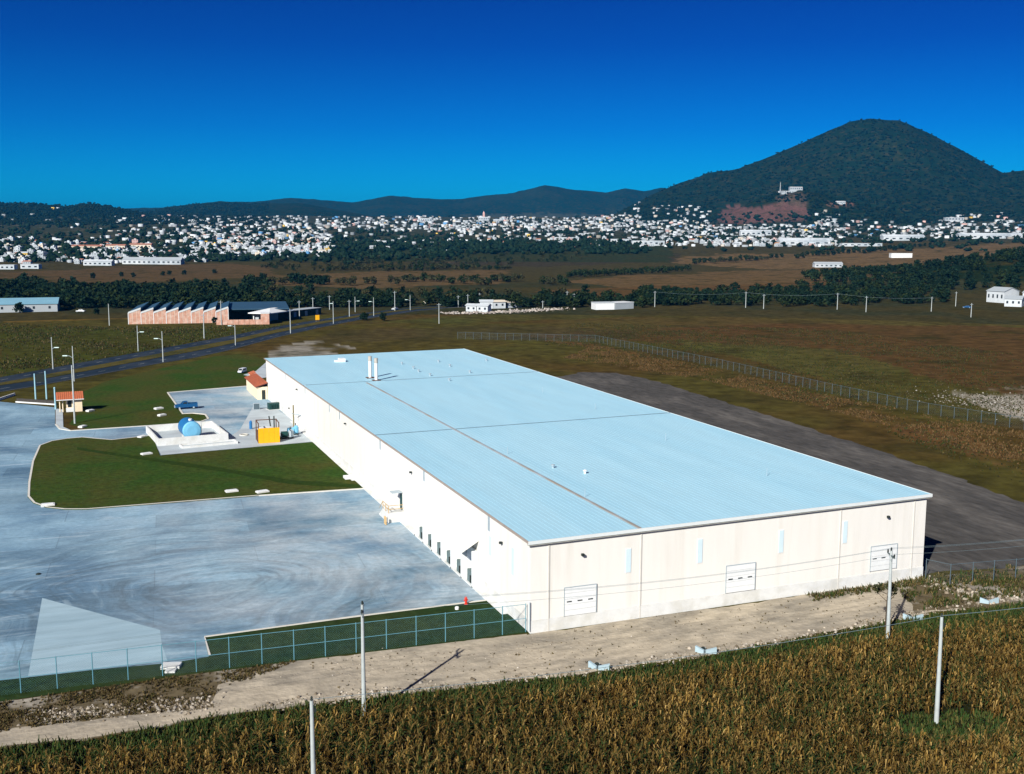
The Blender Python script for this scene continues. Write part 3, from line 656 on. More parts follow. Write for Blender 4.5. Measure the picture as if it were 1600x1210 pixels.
for px, py, ty in ((578.5, 591, 557), (588, 595, 560)):
    b = G(px, py, zr(12)); h = 5.6 if px > 580 else 5.4
    t = b.copy(); lo, hi = 0., 12.
    for _ in range(30):
        m_ = (lo + hi) / 2
        if pix(b + np.array([0, 0, m_]))[1] > ty: lo = m_
        else: hi = m_
    mb = MB(); mb.rod((b[0], b[1], zr(b[0]) - .02), (b[0], b[1], zr(b[0]) + lo * .78), .34, .34, 14); c = wpart('chimney', mb, M_white)
    mb = MB(); mb.rod((b[0], b[1], zr(b[0]) + lo * .781), (b[0], b[1], zr(b[0]) + lo), .37, .37, 14); mb.build('chimney_head', mat('sooty_steel', (.45, .40, .34), .7, .3, 2), c)
    mb = MB(); mb.box((b[0] - .8, b[1] - .8, zr(b[0]) + .001), (b[0] + .8, b[1] + .8, zr(b[0]) + .12)); mb.build('flashing', M_rust, c)

# ================================================================== OBJECTS ON THE SITE
def ang(p, q): return math.atan2(q[1] - p[1], q[0] - p[0])
# ---- annex with tiled roof against the long wall
def annex():
    a = G(402, 625); b = G(388, 609); x0 = a[0]; y0 = a[1]; y1 = b[1]; h = 3.0; x1 = -.1
    t = thing('annex_house', 'small cream annex with terracotta roof against the long warehouse wall', 'house', (x0, y0, 0))
    w = x1 - x0; d = y1 - y0
    m = MB(); m.box((0, .0, 0), (.2, d, h)); m.box((.2, d - .2, 0), (w, d, h)); m.box((w - .2, 0, 0), (w, d - .2, h)); m.box((.2, 0, 0), (w * .45, .2, h)); m.box((w * .8, 0, 0), (w - .2, .2, h)); m.box((w * .45, 0, 2.25), (w * .8, .2, h)); m.build('wall', M_cream, t)
    m = MB(); m.box((w * .45, .12, 0), (w * .8, .18, 2.2)); m.lathe((w * .625, .1, 2.2), [(w * .17, 0), (w * .17, .05)], 14, axis='y'); dr = m.build('door', M_dark, t)
    # mono-pitch tile roof in courses
    rf = MB(); rf.profile([(-.45, h + .02), (w, h + .9), (w, h + 1.02), (-.45, h + .14)], -.45, d + .45, 'y'); ro = rf.build('roof', M_tile2, t)
    n = 12
    for i in range(n):
        yy = -.4 + (d + .8) * (i + .5) / n; q = MB()
        q.profile([(-.45, h + .15), (w, h + 1.03), (w, h + 1.12), (-.45, h + .24)], yy - .2, yy + .2, 'y'); q.build('tile_row', M_tile, ro)
    m = MB(); m.box((w * .5, d, 0), (w, d + 4.0, 3.6)); m.build('rear_wing', M_cream, t)
    m = MB(); m.profile([(w * .5 - .2, 3.62), (w, 4.1), (w, 4.25), (w * .5 - .2, 3.77)], d + .46, d + 4.3, 'y'); m.build('wing_roof', M_tile, t)
annex()
# ---- gatehouse
def gatehouse():
    a = G(95, 645); b = G(129, 643); w = 6.0; rz = ang(a, b); h = 2.7; d = 3.6
    w = float(np.hypot(b[0] - a[0], b[1] - a[1]))
    t = thing('gatehouse', 'little cream gatehouse with a dark red tiled roof beside the yard entrance', 'gatehouse', a, rz)
    m = MB(); m.box((w * .62, 0, 0), (w, d, h)); m.box((w * .28, .4, 0), (w * .62, .6, 1.0)); m.box((w * .28, .6, 0), (w * .34, d, h)); m.box((w * .34, d - .2, 0), (w * .62, d, h)); m.box((w * .52, .41, 1.0), (w * .62, .59, h)); m.build('wall', M_cream, t)
    m = MB(); m.box((w * .34, .45, 1.02), (w * .52, .52, 2.3)); m.build('window', M_glass, t)
    m = MB(); m.box((w * .25, .2, 0), (w * .6, .38, .9)); m.build('counter', M_white, t)
    for x in (-.1, .5): m = MB(); m.rod((x, .3, 0), (x, .3, h), .12, n=10); m.build('porch_post', M_cream, t)
    m = MB(); m.profile([(-.6, h + .02), (d / 2, h + 1.3), (d + .4, h + .02), (d + .4, h + .2), (d / 2, h + 1.5), (-.6, h + .2)], -.8, w + .4, 'x'); rf = m.build('roof', M_tile2, t)
    for i in range(13):
        x = -.75 + (w + 1.1) * (i + .5) / 13; q = MB(); q.profile([(-.6, h + .21), (d / 2, h + 1.51), (d / 2, h + 1.60), (-.6, h + .30)], x - .17, x + .17, 'x'); q.build('tile_row', M_tile, rf)
    m = MB(); m.box((-.8, -.62, h + .05), (w + .4, -.58, h + .22)); m.build('gutter', M_white, t)
gatehouse()
# low entrance wall
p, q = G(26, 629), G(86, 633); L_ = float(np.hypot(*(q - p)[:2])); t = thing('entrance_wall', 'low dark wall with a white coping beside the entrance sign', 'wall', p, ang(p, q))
m = MB(); m.box((0, 0, 0), (L_, .25, .95)); m.build('wall', mat('shadow_dark_block', (.05, .045, .04), .9, .3, 2), t); m = MB(); m.box((-.1, -.25, 0), (L_ + .1, -.02, .28)); m.build('coping', M_white, t)  # shadow on the wall face is put into the block colour
p, q = G(0, 626), G(24, 618); L_ = float(np.hypot(*(q - p)[:2])); t = thing('splay_wall', 'short pale splayed wall end at the far left of the yard', 'wall', p, ang(p, q))
m = MB(); m.box((-6, 0, 0), (L_, .3, .6)); m.build('wall', M_plinth, t)
# entrance sign on two posts
def sign():
    a, h = topz(56, 625, 584); b, h2 = topz(73, 624, 580); L_ = float(np.hypot(*(b - a)[:2])); t = thing('entrance_sign', 'dark blank sign board on two pale blue posts by the entrance', 'sign', a, ang(a, b))
    mp = mat('pale_blue_post', (.30, .52, .60), .6, .1, 2)
    for x, hh in ((0, h), (L_, h2)): m = MB(); m.rod((x, 0, 0), (x, 0, hh), .2, .15, 12); m.build('post', mp, t)
    m = MB(); m.box((.25, -.06, h * .66), (L_ - .2, .06, h * .98)); m.build('board', M_dark, t)
sign()
a, h = topz(87, 640, 607); m = MB(); m.rod((0, 0, 0), (0, 0, h), .2, .16, 12); m.lathe((0, 0, h - .01), [(.22, 0), (.22, .12), (.05, .3)], 12)
o = m.build('gate_post', mat('pale_blue_post', (.3, .5, .6))); o.location = a; tag(o, 'pale blue gate post left of the gatehouse', 'post')
# ---- blue tank in its containment wall
def tank_yard():
    A = G(247, 698); B = G(357, 689); L_ = float(np.hypot(*(B - A)[:2])); rz = ang(A, B)
    C2 = G(238, 676); D_ = float(np.hypot(*(C2 - A)[:2])); H_ = 1.45
    t = thing('containment_wall', 'white rectangular containment wall round the blue tank', 'wall', A, rz)
    for a, b in (((0, 0), (L_, .25)), ((0, D_ - .25), (L_, D_)), ((0, .252), (.25, D_ - .252)), ((L_ - .25, .252), (L_, D_ - .252))):
        m = MB(); m.box((a[0], a[1], 0), (b[0], b[1], H_)); m.build('wall', M_plinth, t)
    m = MB(); m.box((.25, .25, .08), (L_ - .25, D_ - .25, .16)); m.build('floor_slab', M_sidewalk, t)
    # tank
    cx = L_ * .495; r = 1.72; y0 = .9; ln = D_ + 2.6 - 1.2
    ln = min(7.5, D_ + 1.0); base = Vector((A[0], A[1], 0)) + Matrix.Rotation(rz, 3, 'Z') @ Vector((cx, y0, 0))
    k = thing('fuel_tank', 'blue horizontal cylinder tank standing inside the white containment wall', 'tank', base, rz)
    m = MB(); m.lathe((0, 0, 2.35), [(r * .7, .02), (r, .12), (r, 5.2), (r * .7, 5.4)], 28, axis='y'); m.build('shell', M_blue, k, smooth=False)
    m = MB(); m.lathe((0, 0, 2.35), [(r * .55, -.28), (r * .9, -.16), (r * 1.02, .1), (r * 1.02, .16)], 28, axis='y'); m.build('end_cap', M_lblue, k)
    m = MB(); m.rod((0, 1.6, 2.35 + r - .03), (0, 1.6, 2.35 + r + .3), .32, n=14); m.build('hatch', M_white, k)
    for yy in (1.0, 3.4): m = MB(); m.box((-1.3, yy - .2, .16), (1.3, yy + .2, 1.15)); m.build('saddle', M_plinth, k)
    m = MB(); m.rod((r + .1, .5, .16), (r + .1, .5, 3.9), .05, n=6); m.rod((r + .1, .5, 3.9), (.2, 1.5, 3.9), .05, n=6); m.build('fill_pipe', M_steel, k)
    # low basin in front
    P0 = G(285, 702); P1 = G(372, 694); L2 = float(np.hypot(*(P1 - P0)[:2])); t = thing('drain_basin', 'low pale concrete basin between the containment wall and the lawn', 'basin', P0, ang(P0, P1))
    m = MB(); m.box((0, 0, 0), (L2, .2, .5)); m.box((0, .2, 0), (.2, 2.6, .5)); m.box((L2 - .2, .2, 0), (L2, 2.6, .5)); m.box((.2, 2.4, 0), (L2 - .2, 2.6, .5)); m.build('rim', M_plinth, t)
    m = MB(); m.box((.2, .2, .08), (L2 - .2, 2.4, .2)); m.build('bed', M_sidewalk, t)
tank_yard()
# ---- yellow plant cabinet and cooling gear
def plant():
    A = G(404, 694); B = G(437.5, 692); L_ = float(np.hypot(*(B - A)[:2])); rz = ang(A, B); h = 2.95
    t = thing('generator_unit', 'bright yellow panelled generator unit on the plant pad beside the warehouse', 'generator', A, rz)
    for i in range(4): m = MB(); m.box((L_ * i / 4 + .01, 0, .1), (L_ * (i + 1) / 4 - .01, .08, h)); m.build('panel', M_yellow, t)
    m = MB(); m.box((-.02, .09, .1), (L_ + .02, 4.6, 1.9)); m.build('body', M_rust, t)
    m = MB(); m.lathe((L_ * .42, 2.6, 1.9), [(1.35, 0), (1.35, .7), (1.2, .75)], 22); m.build('fan_housing', M_white, t)
    for x, y in ((.1, .3), (L_ - .1, .3), (.1, 4.4), (L_ - .1, 4.4)): m = MB(); m.box((x - .09, y - .09, 1.9), (x + .09, y + .09, 3.9)); m.build('frame_post', M_rust, t)
    for a, b in (((.1, 4.4), (L_ - .1, 4.4)), ((.1, .3), (.1, 4.4)), ((L_ - .1, .3), (L_ - .1, 4.4))): m = MB(); m.rod((a[0], a[1], 3.8), (b[0], b[1], 3.8), .1, n=6); m.build('frame_beam', M_rust, t)
    m = MB(); m.rod((L_ * .7, 3.4, 1.9), (L_ * .62, 3.6, 4.6), .12, n=8); m.rod((L_ * .85, 3.4, 1.9), (L_ * .85, 3.4, 4.6), .12, n=8); m.build('exhaust_pipe', M_dark, t)
    # pumps
    for k, (px, py, s, lab) in enumerate(((447, 686, 1.0, 'dark pump set with pale casing just right of the yellow generator'), (456, 680, .9, 'light blue pressure pump with dark base near the pipe frame'))):
        p = G(px, py); t = thing('pump_set', lab, 'pump', p, rz)
        m = MB(); m.box((-1.4 * s, -.5, 0), (1.4 * s, .5, .35)); m.build('base', M_dark, t)
        m = MB(); m.lathe((-1.0 * s, 0, .95), [(.25, 0), (.55, .1), (.55, 1.3), (.3, 1.45)], 14, axis='x'); m.build('motor', M_dgreen if k == 0 else M_lblue, t)
        m = MB(); m.lathe((.95 * s, 0, .35), [(.45, 0), (.5, .3), (.5, 1.2), (.2, 1.5)], 14); m.build('vessel', M_lblue if k else M_steel, t)
        m = MB(); m.path([(.5, 0, .9), (.95 * s, 0, .9), (.95 * s, .8, .9), (.95 * s, .8, 2.2)], .09, 8); m.build('pipe', M_dark, t)
    # pipe frame on the wall
    a = G(459, 668); b = G(478, 672); t = thing('pipe_frame', 'slim brown pipe gantry standing against the long white wall', 'gantry', (a[0], a[1], 0), ang(a, b)); L2 = float(np.hypot(*(b - a)[:2]))
    for x in (0, L2): m = MB(); m.box((x - .1, -.1, 0), (x + .1, .1, 4.6)); m.build('post', mat('olive_steel', (.20, .17, .08), .7, .2, 2), t)
    m = MB(); m.rod((-.6, 0, 2.8), (L2 + .2, 0, 2.8), .1, n=8); m.build('pipe', M_steel, t)
    m = MB(); m.box((L2 - .35, -.2, 1.6), (L2 + .1, -.11, 2.2)); m.build('gauge_box', M_dark, t)
    # transformer and switch box
    a = G(421, 641.5); b = G(438, 640); L3 = float(np.hypot(*(b - a)[:2])); t = thing('transformer', 'dark green pad transformer beside the warehouse wall below the annex', 'transformer', a, ang(a, b))
    m = MB(); m.box((0, 0, .12), (L3, 1.4, 1.55)); m.build('cabinet', M_dgreen, t, bevel=.06); m = MB(); m.box((-.3, -.3, 0), (L3 + .3, 1.8, .118)); m.build('plinth', M_plinth, t)
    for k in range(5): m = MB(); m.box((L3 * (.12 + .17 * k), -.2, .3), (L3 * (.18 + .17 * k), -.002, 1.3)); m.build('cooling_fin', M_dgreen, t)
    a = G(396, 641); t = thing('switch_box', 'grey electrical cabinet on the car park edge beside the green transformer', 'cabinet', a, rz)
    m = MB(); m.box((0, 0, 0), (1.4, .7, 1.5)); m.build('cabinet', M_steel, t, bevel=.04); m = MB(); m.box((.1, -.04, .15), (1.3, -.003, 1.4)); m.build('door', M_fence_far, t)
    a = G(381, 681); t = thing('manhole_ring', 'dark open drain ring on the pad left of the yellow generator', 'drain', a)
    m = MB(); m.lathe((0, 0, 0), [(.85, 0), (.85, .3), (.65, .3), (.65, .12)], 18); m.build('ring', M_kerb, t); m = MB(); m.lathe((0, 0, .1), [(.64, 0), (.64, .06)], 18); m.build('cover', M_dark, t)
    a = G(392, 671); t = thing('gas_cylinder', 'upright blue gas cylinder on the pad behind the yellow generator', 'cylinder', a)
    m = MB(); m.lathe((0, 0, 0), [(.3, 0), (.3, 1.5), (.12, 1.8)], 12); m.build('body', M_blue, t); m = MB(); m.rod((0, 0, 1.79), (0, 0, 2.0), .07, n=8); m.build('valve', M_steel, t)
plant()
# ---- vehicles
def vehicle(kind, name, label, cat, p, rz, paint, L_=4.8):
    t = thing(name, label, cat, p, rz); w = .86; s = L_ / 4.8
    if kind == 'pickup': prof = [(-2.4, .45), (-2.38, .95), (-1.1, 1.05), (-.55, 1.12), (2.35, 1.12), (2.4, .45)]; cab = [(-1.15, 1.10), (-.62, 1.66), (.25, 1.70), (.42, 1.12)]
    elif kind == 'van': prof = [(-2.35, .45), (-2.38, .95), (-1.75, 1.15), (-1.1, 1.95), (2.3, 2.0), (2.36, .45)]; cab = None
    else: prof = [(-2.1, .42), (-2.12, .78), (-1.1, .92), (1.3, .95), (2.05, .9), (2.1, .42)]; cab = [(-1.1, .93), (-.45, 1.42), (.75, 1.42), (1.4, .95)]
    prof = [(x * s, z * s) for x, z in prof]
    m = MB(); m.profile([(x, z) for x, z in prof], 0, 1, 'x'); 
    m = MB(); n = len(prof); vs = [(x, -w * s, z) for x, z in prof] + [(x, w * s, z) for x, z in prof]
    m.add(vs, [tuple(range(n)), tuple(range(n, 2 * n))[::-1]] + [(i, (i + 1) % n, n + (i + 1) % n, n + i) for i in range(n)]); m.build('body', paint, t, bevel=.05)
    if cab:
        cab = [(x * s, z * s) for x, z in cab]; n = 4; k = .78 * s
        m = MB(); vs = [(cab[0][0], -k, cab[0][1]), (cab[1][0], -k * .85, cab[1][1]), (cab[2][0], -k * .85, cab[2][1]), (cab[3][0], -k, cab[3][1])]; vs += [(a, -b, c) for a, b, c in vs]
        m.add(vs, [(0, 1, 2, 3), (7, 6, 5, 4), (0, 4, 5, 1), (1, 5, 6, 2), (2, 6, 7, 3), (3, 7, 4, 0)]); cb = m.build('cab', paint, t)
        for sd in (-1, 1):
            m = MB(); q = lambda u, v: ((cab[0][0] * (1 - u) + cab[3][0] * u) * (1 - v) + (cab[1][0] * (1 - u) + cab[2][0] * u) * v, sd * (k * (1 - .15 * v) + .012), cab[0][1] * (1 - v) + cab[1][1] * v)
            m.add([q(.14, .2), q(.88, .2), q(.86, .88), q(.14, .88)], [(0, 1, 2, 3)]); m.build('side_window', M_glass, cb)
        m = MB(); x0, z0 = cab[0]; x1, z1 = cab[1]; f = lambda v: (x0 + (x1 - x0) * v - .02, z0 + (z1 - z0) * v)
        a = f(.15); b = f(.9); m.add([(a[0], -k * .85, a[1]), (a[0], k * .85, a[1]), (b[0], k * .75, b[1]), (b[0], -k * .75, b[1])], [(0, 1, 2, 3)]); m.build('windscreen', M_glass, cb)
    else:
        m = MB(); m.add([(-1.72 * s, -.75 * s, 1.2 * s), (-1.72 * s, .75 * s, 1.2 * s), (-1.17 * s, .7 * s, 1.88 * s), (-1.17 * s, -.7 * s, 1.88 * s)], [(0, 1, 2, 3)]); o = m.build('windscreen', M_glass, t); o.location.x = -.03
        for sd in (-1, 1): m = MB(); m.box((-1.2 * s, sd * (w * s + .008) - .005, 1.2 * s), (1.8 * s, sd * (w * s + .008) + .005, 1.7 * s)); m.build('side_window', M_glass, t)
    if kind == 'pickup':
        m = MB(); m.box((.5 * s, -.72 * s, 1.122 * s), (2.25 * s, .72 * s, 1.13 * s)); m.build('load_bed', M_dark, t)
        for a, b in (((.46, -.86), (2.4, -.74)), ((.46, .74), (2.4, .86)), ((2.28, -.735), (2.4, .735))): m = MB(); m.box((a[0] * s, a[1] * s, 1.12 * s), (b[0] * s, b[1] * s, 1.28 * s)); m.build('bed_side', paint, t)
    for x in (-1.5 * s, 1.5 * s):
        for sd in (-1, 1):
            m = MB(); m.lathe((x, sd * .74 * s - .11, .36 * s), [(.36 * s, 0), (.36 * s, .22)], 16, axis='y'); wl = m.build('wheel', M_dark, t)
            m = MB(); m.lathe((x, sd * .74 * s + (.112 if sd > 0 else -.132), .36 * s), [(.2 * s, 0), (.2 * s, .02)], 12, axis='y'); m.build('rim', M_steel, wl)
    xf = prof[0][0] - .01
    for sd in (-1, 1): m = MB(); m.box((xf - .03, sd * .62 * s - .14, .66 * s), (xf + .02, sd * .62 * s + .14, .82 * s)); m.build('headlight', M_white, t)
    m = MB(); m.box((xf - .08, -.8 * s, .42 * s), (xf + .01, .8 * s, .58 * s)); m.build('bumper', M_steel, t)
a, b = G(274, 640), G(308, 638); mid = (a + b) / 2
vehicle('pickup', 'parked_pickup', 'blue pickup truck parked at the corner of the car park', 'pickup', mid, ang(a, b), M_bluecar, 4.9)
a, b = G(371, 584), G(386, 582); vehicle('van', 'parked_van', 'small white van on the lawn left of the warehouse far corner', 'van', (a + b) / 2, ang(a, b) + .4, M_whitecar, 3.3)
sheet('van_path', PG([(380, 586), (400, 580), (416, 566), (416, 590), (404, 592)]), .014, M_sidewalk)
a, b = G(612, 485.3), G(622, 484); vehicle('car', 'road_car', 'small white car on the far end of the dual carriageway', 'car', (a + b) / 2, ang(a, b), M_whitecar, 4.6)
a, b = G(121, 488), G(131, 488); vehicle('car', 'road_car', 'small white car parked near the long blue roofed shed', 'car', (a + b) / 2, ang(a, b), M_whitecar, 4.6)
a, b = G(662, 475.5), G(672, 474.5); vehicle('van', 'road_truck', 'cream van on the road before the dark trees', 'van', (a + b) / 2, ang(a, b), M_hc, 5.2)
# ---- drain boxes on the lawns
DB = [(75, 791, 'pale drain box at the rounded corner of the island lawn'), (362, 769.5, 'left one of two pale drain boxes by the lawn edge facing the truck yard'), (410, 770.5, 'right one of two pale drain boxes by the lawn edge facing the truck yard'), (229, 711, 'pale drain box on the lawn left of the plant pad'),
      (248, 639.5, 'upper of two pale drain boxes on the lawn left of the blue pickup'), (253, 650, 'lower of two pale drain boxes on the lawn left of the blue pickup'), (141, 643, 'pale drain box on the grass right of the gatehouse'), (222, 684, 'pale drain box at the drive edge above the island lawn'), (129, 668, 'flat pale drain box on grass below the gatehouse')]
for k, (px, py, lab) in enumerate(DB):
    p = G(px, py); t = thing('drain_box', lab, 'drain box', p, .12 * k, 'drain boxes on the lawns'); s = .55 if k < 5 else .5
    m = MB(); m.box((-s * 1.7, -s, 0), (s * 1.7, s, .34)); m.build('box', M_plinth, t, bevel=.03); m = MB(); m.box((-s * 1.4, -s * .75, .341), (s * 1.4, s * .75, .40)); m.build('lid', M_white, t)
p = G(553, 748); t = thing('meter_pit', 'stepped white meter pit on the grass against the long warehouse wall', 'pit', p)
m = MB(); m.box((-1.6, -.8, 0), (.6, .8, .5)); m.build('pit', M_white, t); m = MB(); m.box((-.8, -1.9, 0), (1.5, -.81, .38)); m.build('cover', M_plinth, t)
p = G(728, 945); t = thing('fire_hydrant', 'red fire hydrant on the grass strip by the front corner', 'hydrant', p)
m = MB(); m.lathe((0, 0, 0), [(.2, 0), (.2, .08), (.13, .1), (.13, .62), (.17, .64), (.17, .7), (.12, .82), (.03, .9)], 14); m.build('barrel', M_red, t)
for a in (0, math.pi): m = MB(); m.rod((0, 0, .5), (.24 * math.cos(a), .24 * math.sin(a), .5), .07, n=8); m.build('outlet', M_red, t)
p = G(714, 953); t = thing('valve_cover', 'small white valve cover near the red hydrant', 'valve', p); m = MB(); m.lathe((0, 0, 0), [(.22, 0), (.22, .3), (.1, .36)], 12); m.build('cap', M_white, t)
p = G(268, 1041); t = thing('drain_outlet', 'white concrete drain outlet at the corner of the yard', 'drain', p, -.3); m = MB(); m.box((-.8, -.9, 0), (.9, .25, .30)); m.box((-.2, -1.8, 0), (.7, -.91, .22)); m.build('slab', M_plinth, t)
p = G(60, 898); m = MB(); m.lathe((0, 0, 0), [(.3, 0), (.28, .12), (.1, .2)], 8); o = m.build('yard_bollard_stump', M_dark); o.location = p; tag(o, 'small dark stump lying on the open truck yard', 'stump')
# ---- culvert headwalls along the ditch
for k, (px, py, lab) in enumerate(((932, 1047, 'pale blue concrete culvert headwall nearest the middle of the dirt edge'), (1100, 1022, 'pale blue culvert headwall between the middle of the dirt edge and the tall pole'), (1425, 970, 'pale blue culvert headwall right of the thin sapling'), (1545, 944, 'pale blue culvert headwall farthest right among the weeds'))):
    p = G(px, py); t = thing('culvert_headwall', lab, 'culvert', p, -.25 + .1 * k, 'culvert headwalls along the ditch'); mm = mat('wet_blue_concrete', (.36, .48, .53), .6, .12, 2)
    for sd, (dx, dy) in ((-1, (-.7, .9)), (1, (1.5, -.2))):
        m = MB(); a = Vector((0 if sd < 0 else .2, 0, 0)); b = Vector((dx, dy, 0)); d = (b - a).normalized(); nn = Vector((-d.y, d.x, 0)) * .14
        m.add([a - nn, b - nn, b + nn, a + nn] + [v + Vector((0, 0, hh)) for v, hh in ((a - nn, .45), (b - nn, .75), (b + nn, .75), (a + nn, .45))], [(0, 3, 2, 1), (4, 5, 6, 7), (0, 1, 5, 4), (1, 2, 6, 5), (2, 3, 7, 6), (3, 0, 4, 7)]); m.build('wing_wall', mm, t)
    m = MB(); m.box((-.55, .85, -.1), (.55, 1.0, .42)); m.build('headwall', mm, t); t.scale = (.8, .8, .8)
    m = MB(); m.lathe((.2, .82, .25), [(.33, 0), (.33, .05)], 14, axis='y'); m.build('pipe_mouth', M_dark, t)

# ================================================================== FENCES
def fence(name, label, pts, step, h, m, wire=.012, wsp=.14, rails=(1.0, .5), rad=.045, cat='fence', mesh=True):
    pts = [np.array(p[:2], float) for p in pts]; t = thing(name, label, cat, (pts[0][0], pts[0][1], 0)); o = pts[0]; pm = None
    W_ = []; Fw = []
    for a, b in zip(pts[:-1], pts[1:]):
        L_ = np.hypot(*(b - a)); n = max(1, round(L_ / step)); d = (b - a) / L_
        for i in range(n + (1 if b is pts[-1] else 0)):
            p = a + (b - a) * i / n - o
            if pm is None:
                mb = MB(); mb.rod((0, 0, 0), (0, 0, h + .04), rad, n=8); mb.lathe((0, 0, h + .03), [(rad * 1.2, 0), (rad * .4, rad * 1.4)], 8); po = mb.build('post', m, t); pm = po.data; po.location = (p[0], p[1], 0)
            else: po = bpy.data.objects.new('post', pm); COL.objects.link(po); po.parent = t; po.location = (p[0], p[1], 0)
        for k in rails:
            mb = MB(); A = a - o; B = b - o; mb.rod((A[0], A[1], h * k), (B[0], B[1], h * k), rad * .62, n=6); mb.build('rail', m, t)
        if mesh:
            H = h - .06; z0 = .06; nn = np.array([-d[1], d[0]]) * .004
            s = -H
            while s < L_:
                for sg in (1, -1):
                    s0, s1 = s, s + H; u0 = max(s0, 0); u1 = min(s1, L_)
                    if u1 - u0 < .02: continue
                    za, zb = (u0 - s0), (u1 - s0)
                    if sg < 0: za, zb = H - za, H - zb
                    A = a - o + d * u0; B = a - o + d * u1; i = len(W_)
                    W_ += [(A[0], A[1], z0 + za - wire), (B[0], B[1], z0 + zb - wire), (B[0], B[1], z0 + zb + wire), (A[0], A[1], z0 + za + wire)]; Fw.append((i, i + 1, i + 2, i + 3))
                s += wsp
    if W_:
        w = raw_mesh('wire_mesh', W_, Fw, m); w.parent = t; w['kind'] = 'stuff'
    return t
fa = G(826, 989.0); fb = G(785, 993); fe = G(33, 1084); dd = (fe - fb) / 15
fence('chain_link_fence', 'green chain link fence along the front lawn and yard', [(-.3, fb[1] - .1), fb, fe, fe + dd * 6], float(np.hypot(*dd[:2])), 2.95, M_fence, wire=.0035, wsp=.22)
fence('chain_link_fence', 'long grey perimeter fence between gravel lot and open field', [G(715, 530), G(930, 535), G(1120, 574), G(1300, 616), G(1450, 648), G(1600, 672), G(1800, 712)], 3.1, 2.5, M_fence_far, wire=.008, wsp=.5, rails=(1.0,), rad=.06)
fence('chain_link_fence', 'short blue green fence in the scrub right of the warehouse corner', [G(1446, 905.5), G(1484, 914), G(1519, 911), G(1552, 908), G(1620, 903), G(1720, 895)], 3.2, 2.4, M_fence_far, wire=.003, wsp=.2, rails=(1.0,), rad=.05)

# ================================================================== POLES AND LAMPS
def catenary(a, b, sag, n=18):
    return [(a[0] + (b[0] - a[0]) * k / n, a[1] + (b[1] - a[1]) * k / n, a[2] + (b[2] - a[2]) * k / n - sag * 4 * (k / n) * (1 - k / n)) for k in range(n + 1)]
def upole(label, p, h, rz, top='cross', lean=(0, 0), grp='concrete power poles beside the cornfield'):
    t = thing('power_pole', label, 'pole', p, rz, grp); m = MB(); m.rod((0, 0, -.3), (lean[0], lean[1], h), .20, .12, 12); m.build('shaft', M_conc_pole, t)
    mx = M_dark
    if top == 'cross':
        m = MB(); m.box((-1.0 + lean[0], -.05 + lean[1], h - .55), (1.0 + lean[0], .05 + lean[1], h - .43)); ca = m.build('crossarm', mat('crossarm_steel', (.10, .14, .14), .6, .2, 3), t)
        for x in (-.9, 0.0, .9): m = MB(); z = h - .43 if x else h; m.lathe((x + lean[0], lean[1], z), [(.06, 0), (.10, .08), (.06, .14), (.10, .2), (.05, .32)], 8); m.build('insulator', mx, ca)
        m = MB(); m.rod((-.55 + lean[0], lean[1], h - .55), (lean[0], lean[1], h - 1.2), .03, n=5); m.rod((.55 + lean[0], lean[1], h - .55), (lean[0], lean[1], h - 1.2), .03, n=5); m.build('brace', M_steel, t)
    else:
        m = MB(); m.lathe((lean[0], lean[1], h), [(.06, 0), (.10, .08), (.06, .14), (.09, .2), (.05, .3)], 8); m.build('insulator', mx, t)
        m = MB(); m.box((lean[0] + .1, -.08, h - .8), (lean[0] + .28, .08, h - .55)); m.build('bracket', mx, t)
    return t
A0 = G(569, 1123); B0 = G(1387, 1000); C0 = G(1463, 1130); D0 = G(492, 1306)
rzl = ang(A0, B0)
upole('tall concrete pole with crossarm between the cornfield and dirt strip', A0, 9.8, rzl + R(75)); upole('concrete pole with crossarm standing before the rightmost warehouse door', B0, 9.1, rzl + R(70), lean=(0.05, .1))
upole('concrete pole rising from the cornfield at the right', C0, 9.05, 0, 'pin', lean=(.0, .12)); upole('concrete pole cut off by the bottom edge of the photo', D0, topz(492, 1306, 1095)[1], 0, 'pin')
E0 = B0 + (B0 - A0); C1 = C0 + (C0 - D0); D1 = D0 - (C0 - D0); A1 = A0 - (B0 - A0)
def line(name, label, a, b, za, zb, off, sag, r=.018):
    t = thing(name, label, 'power line', (0, 0, 0)); t['group'] = 'power lines'
    for o in off:
        m = MB(); m.path(catenary((a[0] + o[0], a[1] + o[1], za + o[2]), (b[0] + o[0], b[1] + o[1], zb + o[2]), sag), r, 4); m.build('wire', M_wire, t)
v = Vector((math.cos(rzl + R(75)), math.sin(rzl + R(75)), 0)); offs = [(v.x * .9, v.y * .9, 0), (-v.x * .9, -v.y * .9, 0), (0, 0, .4)]
line('power_line', 'thin wires crossing in front of the warehouse front wall', A0, B0, 9.7, 9.0, offs, .9, .012)
line('power_line', 'thin wires running off right from the pole before the warehouse door', B0, E0, 9.0, 9.2, offs, .9, .012)
line('power_line', 'thin wires running off left over the yard fence', A1, A0, 9.7, 9.7, offs, .9, .010)
line('power_line', 'blue grey wire strung along the near edge of the cornfield', D0, C0, topz(492, 1306, 1095)[1] + .1, 9.2, [(0, 0, 0)], .55, .018)
line('power_line', 'wire running off right from the cornfield pole', C0, C1, 9.2, 9.2, [(0, 0, 0)], .55, .024)
for p, lab in ((E0, 'concrete pole beyond the right edge'), (C1, 'cornfield pole beyond the right edge'), (A1, 'concrete pole beyond the left edge')):
    upole(lab, p, 9.3, rzl + R(75))

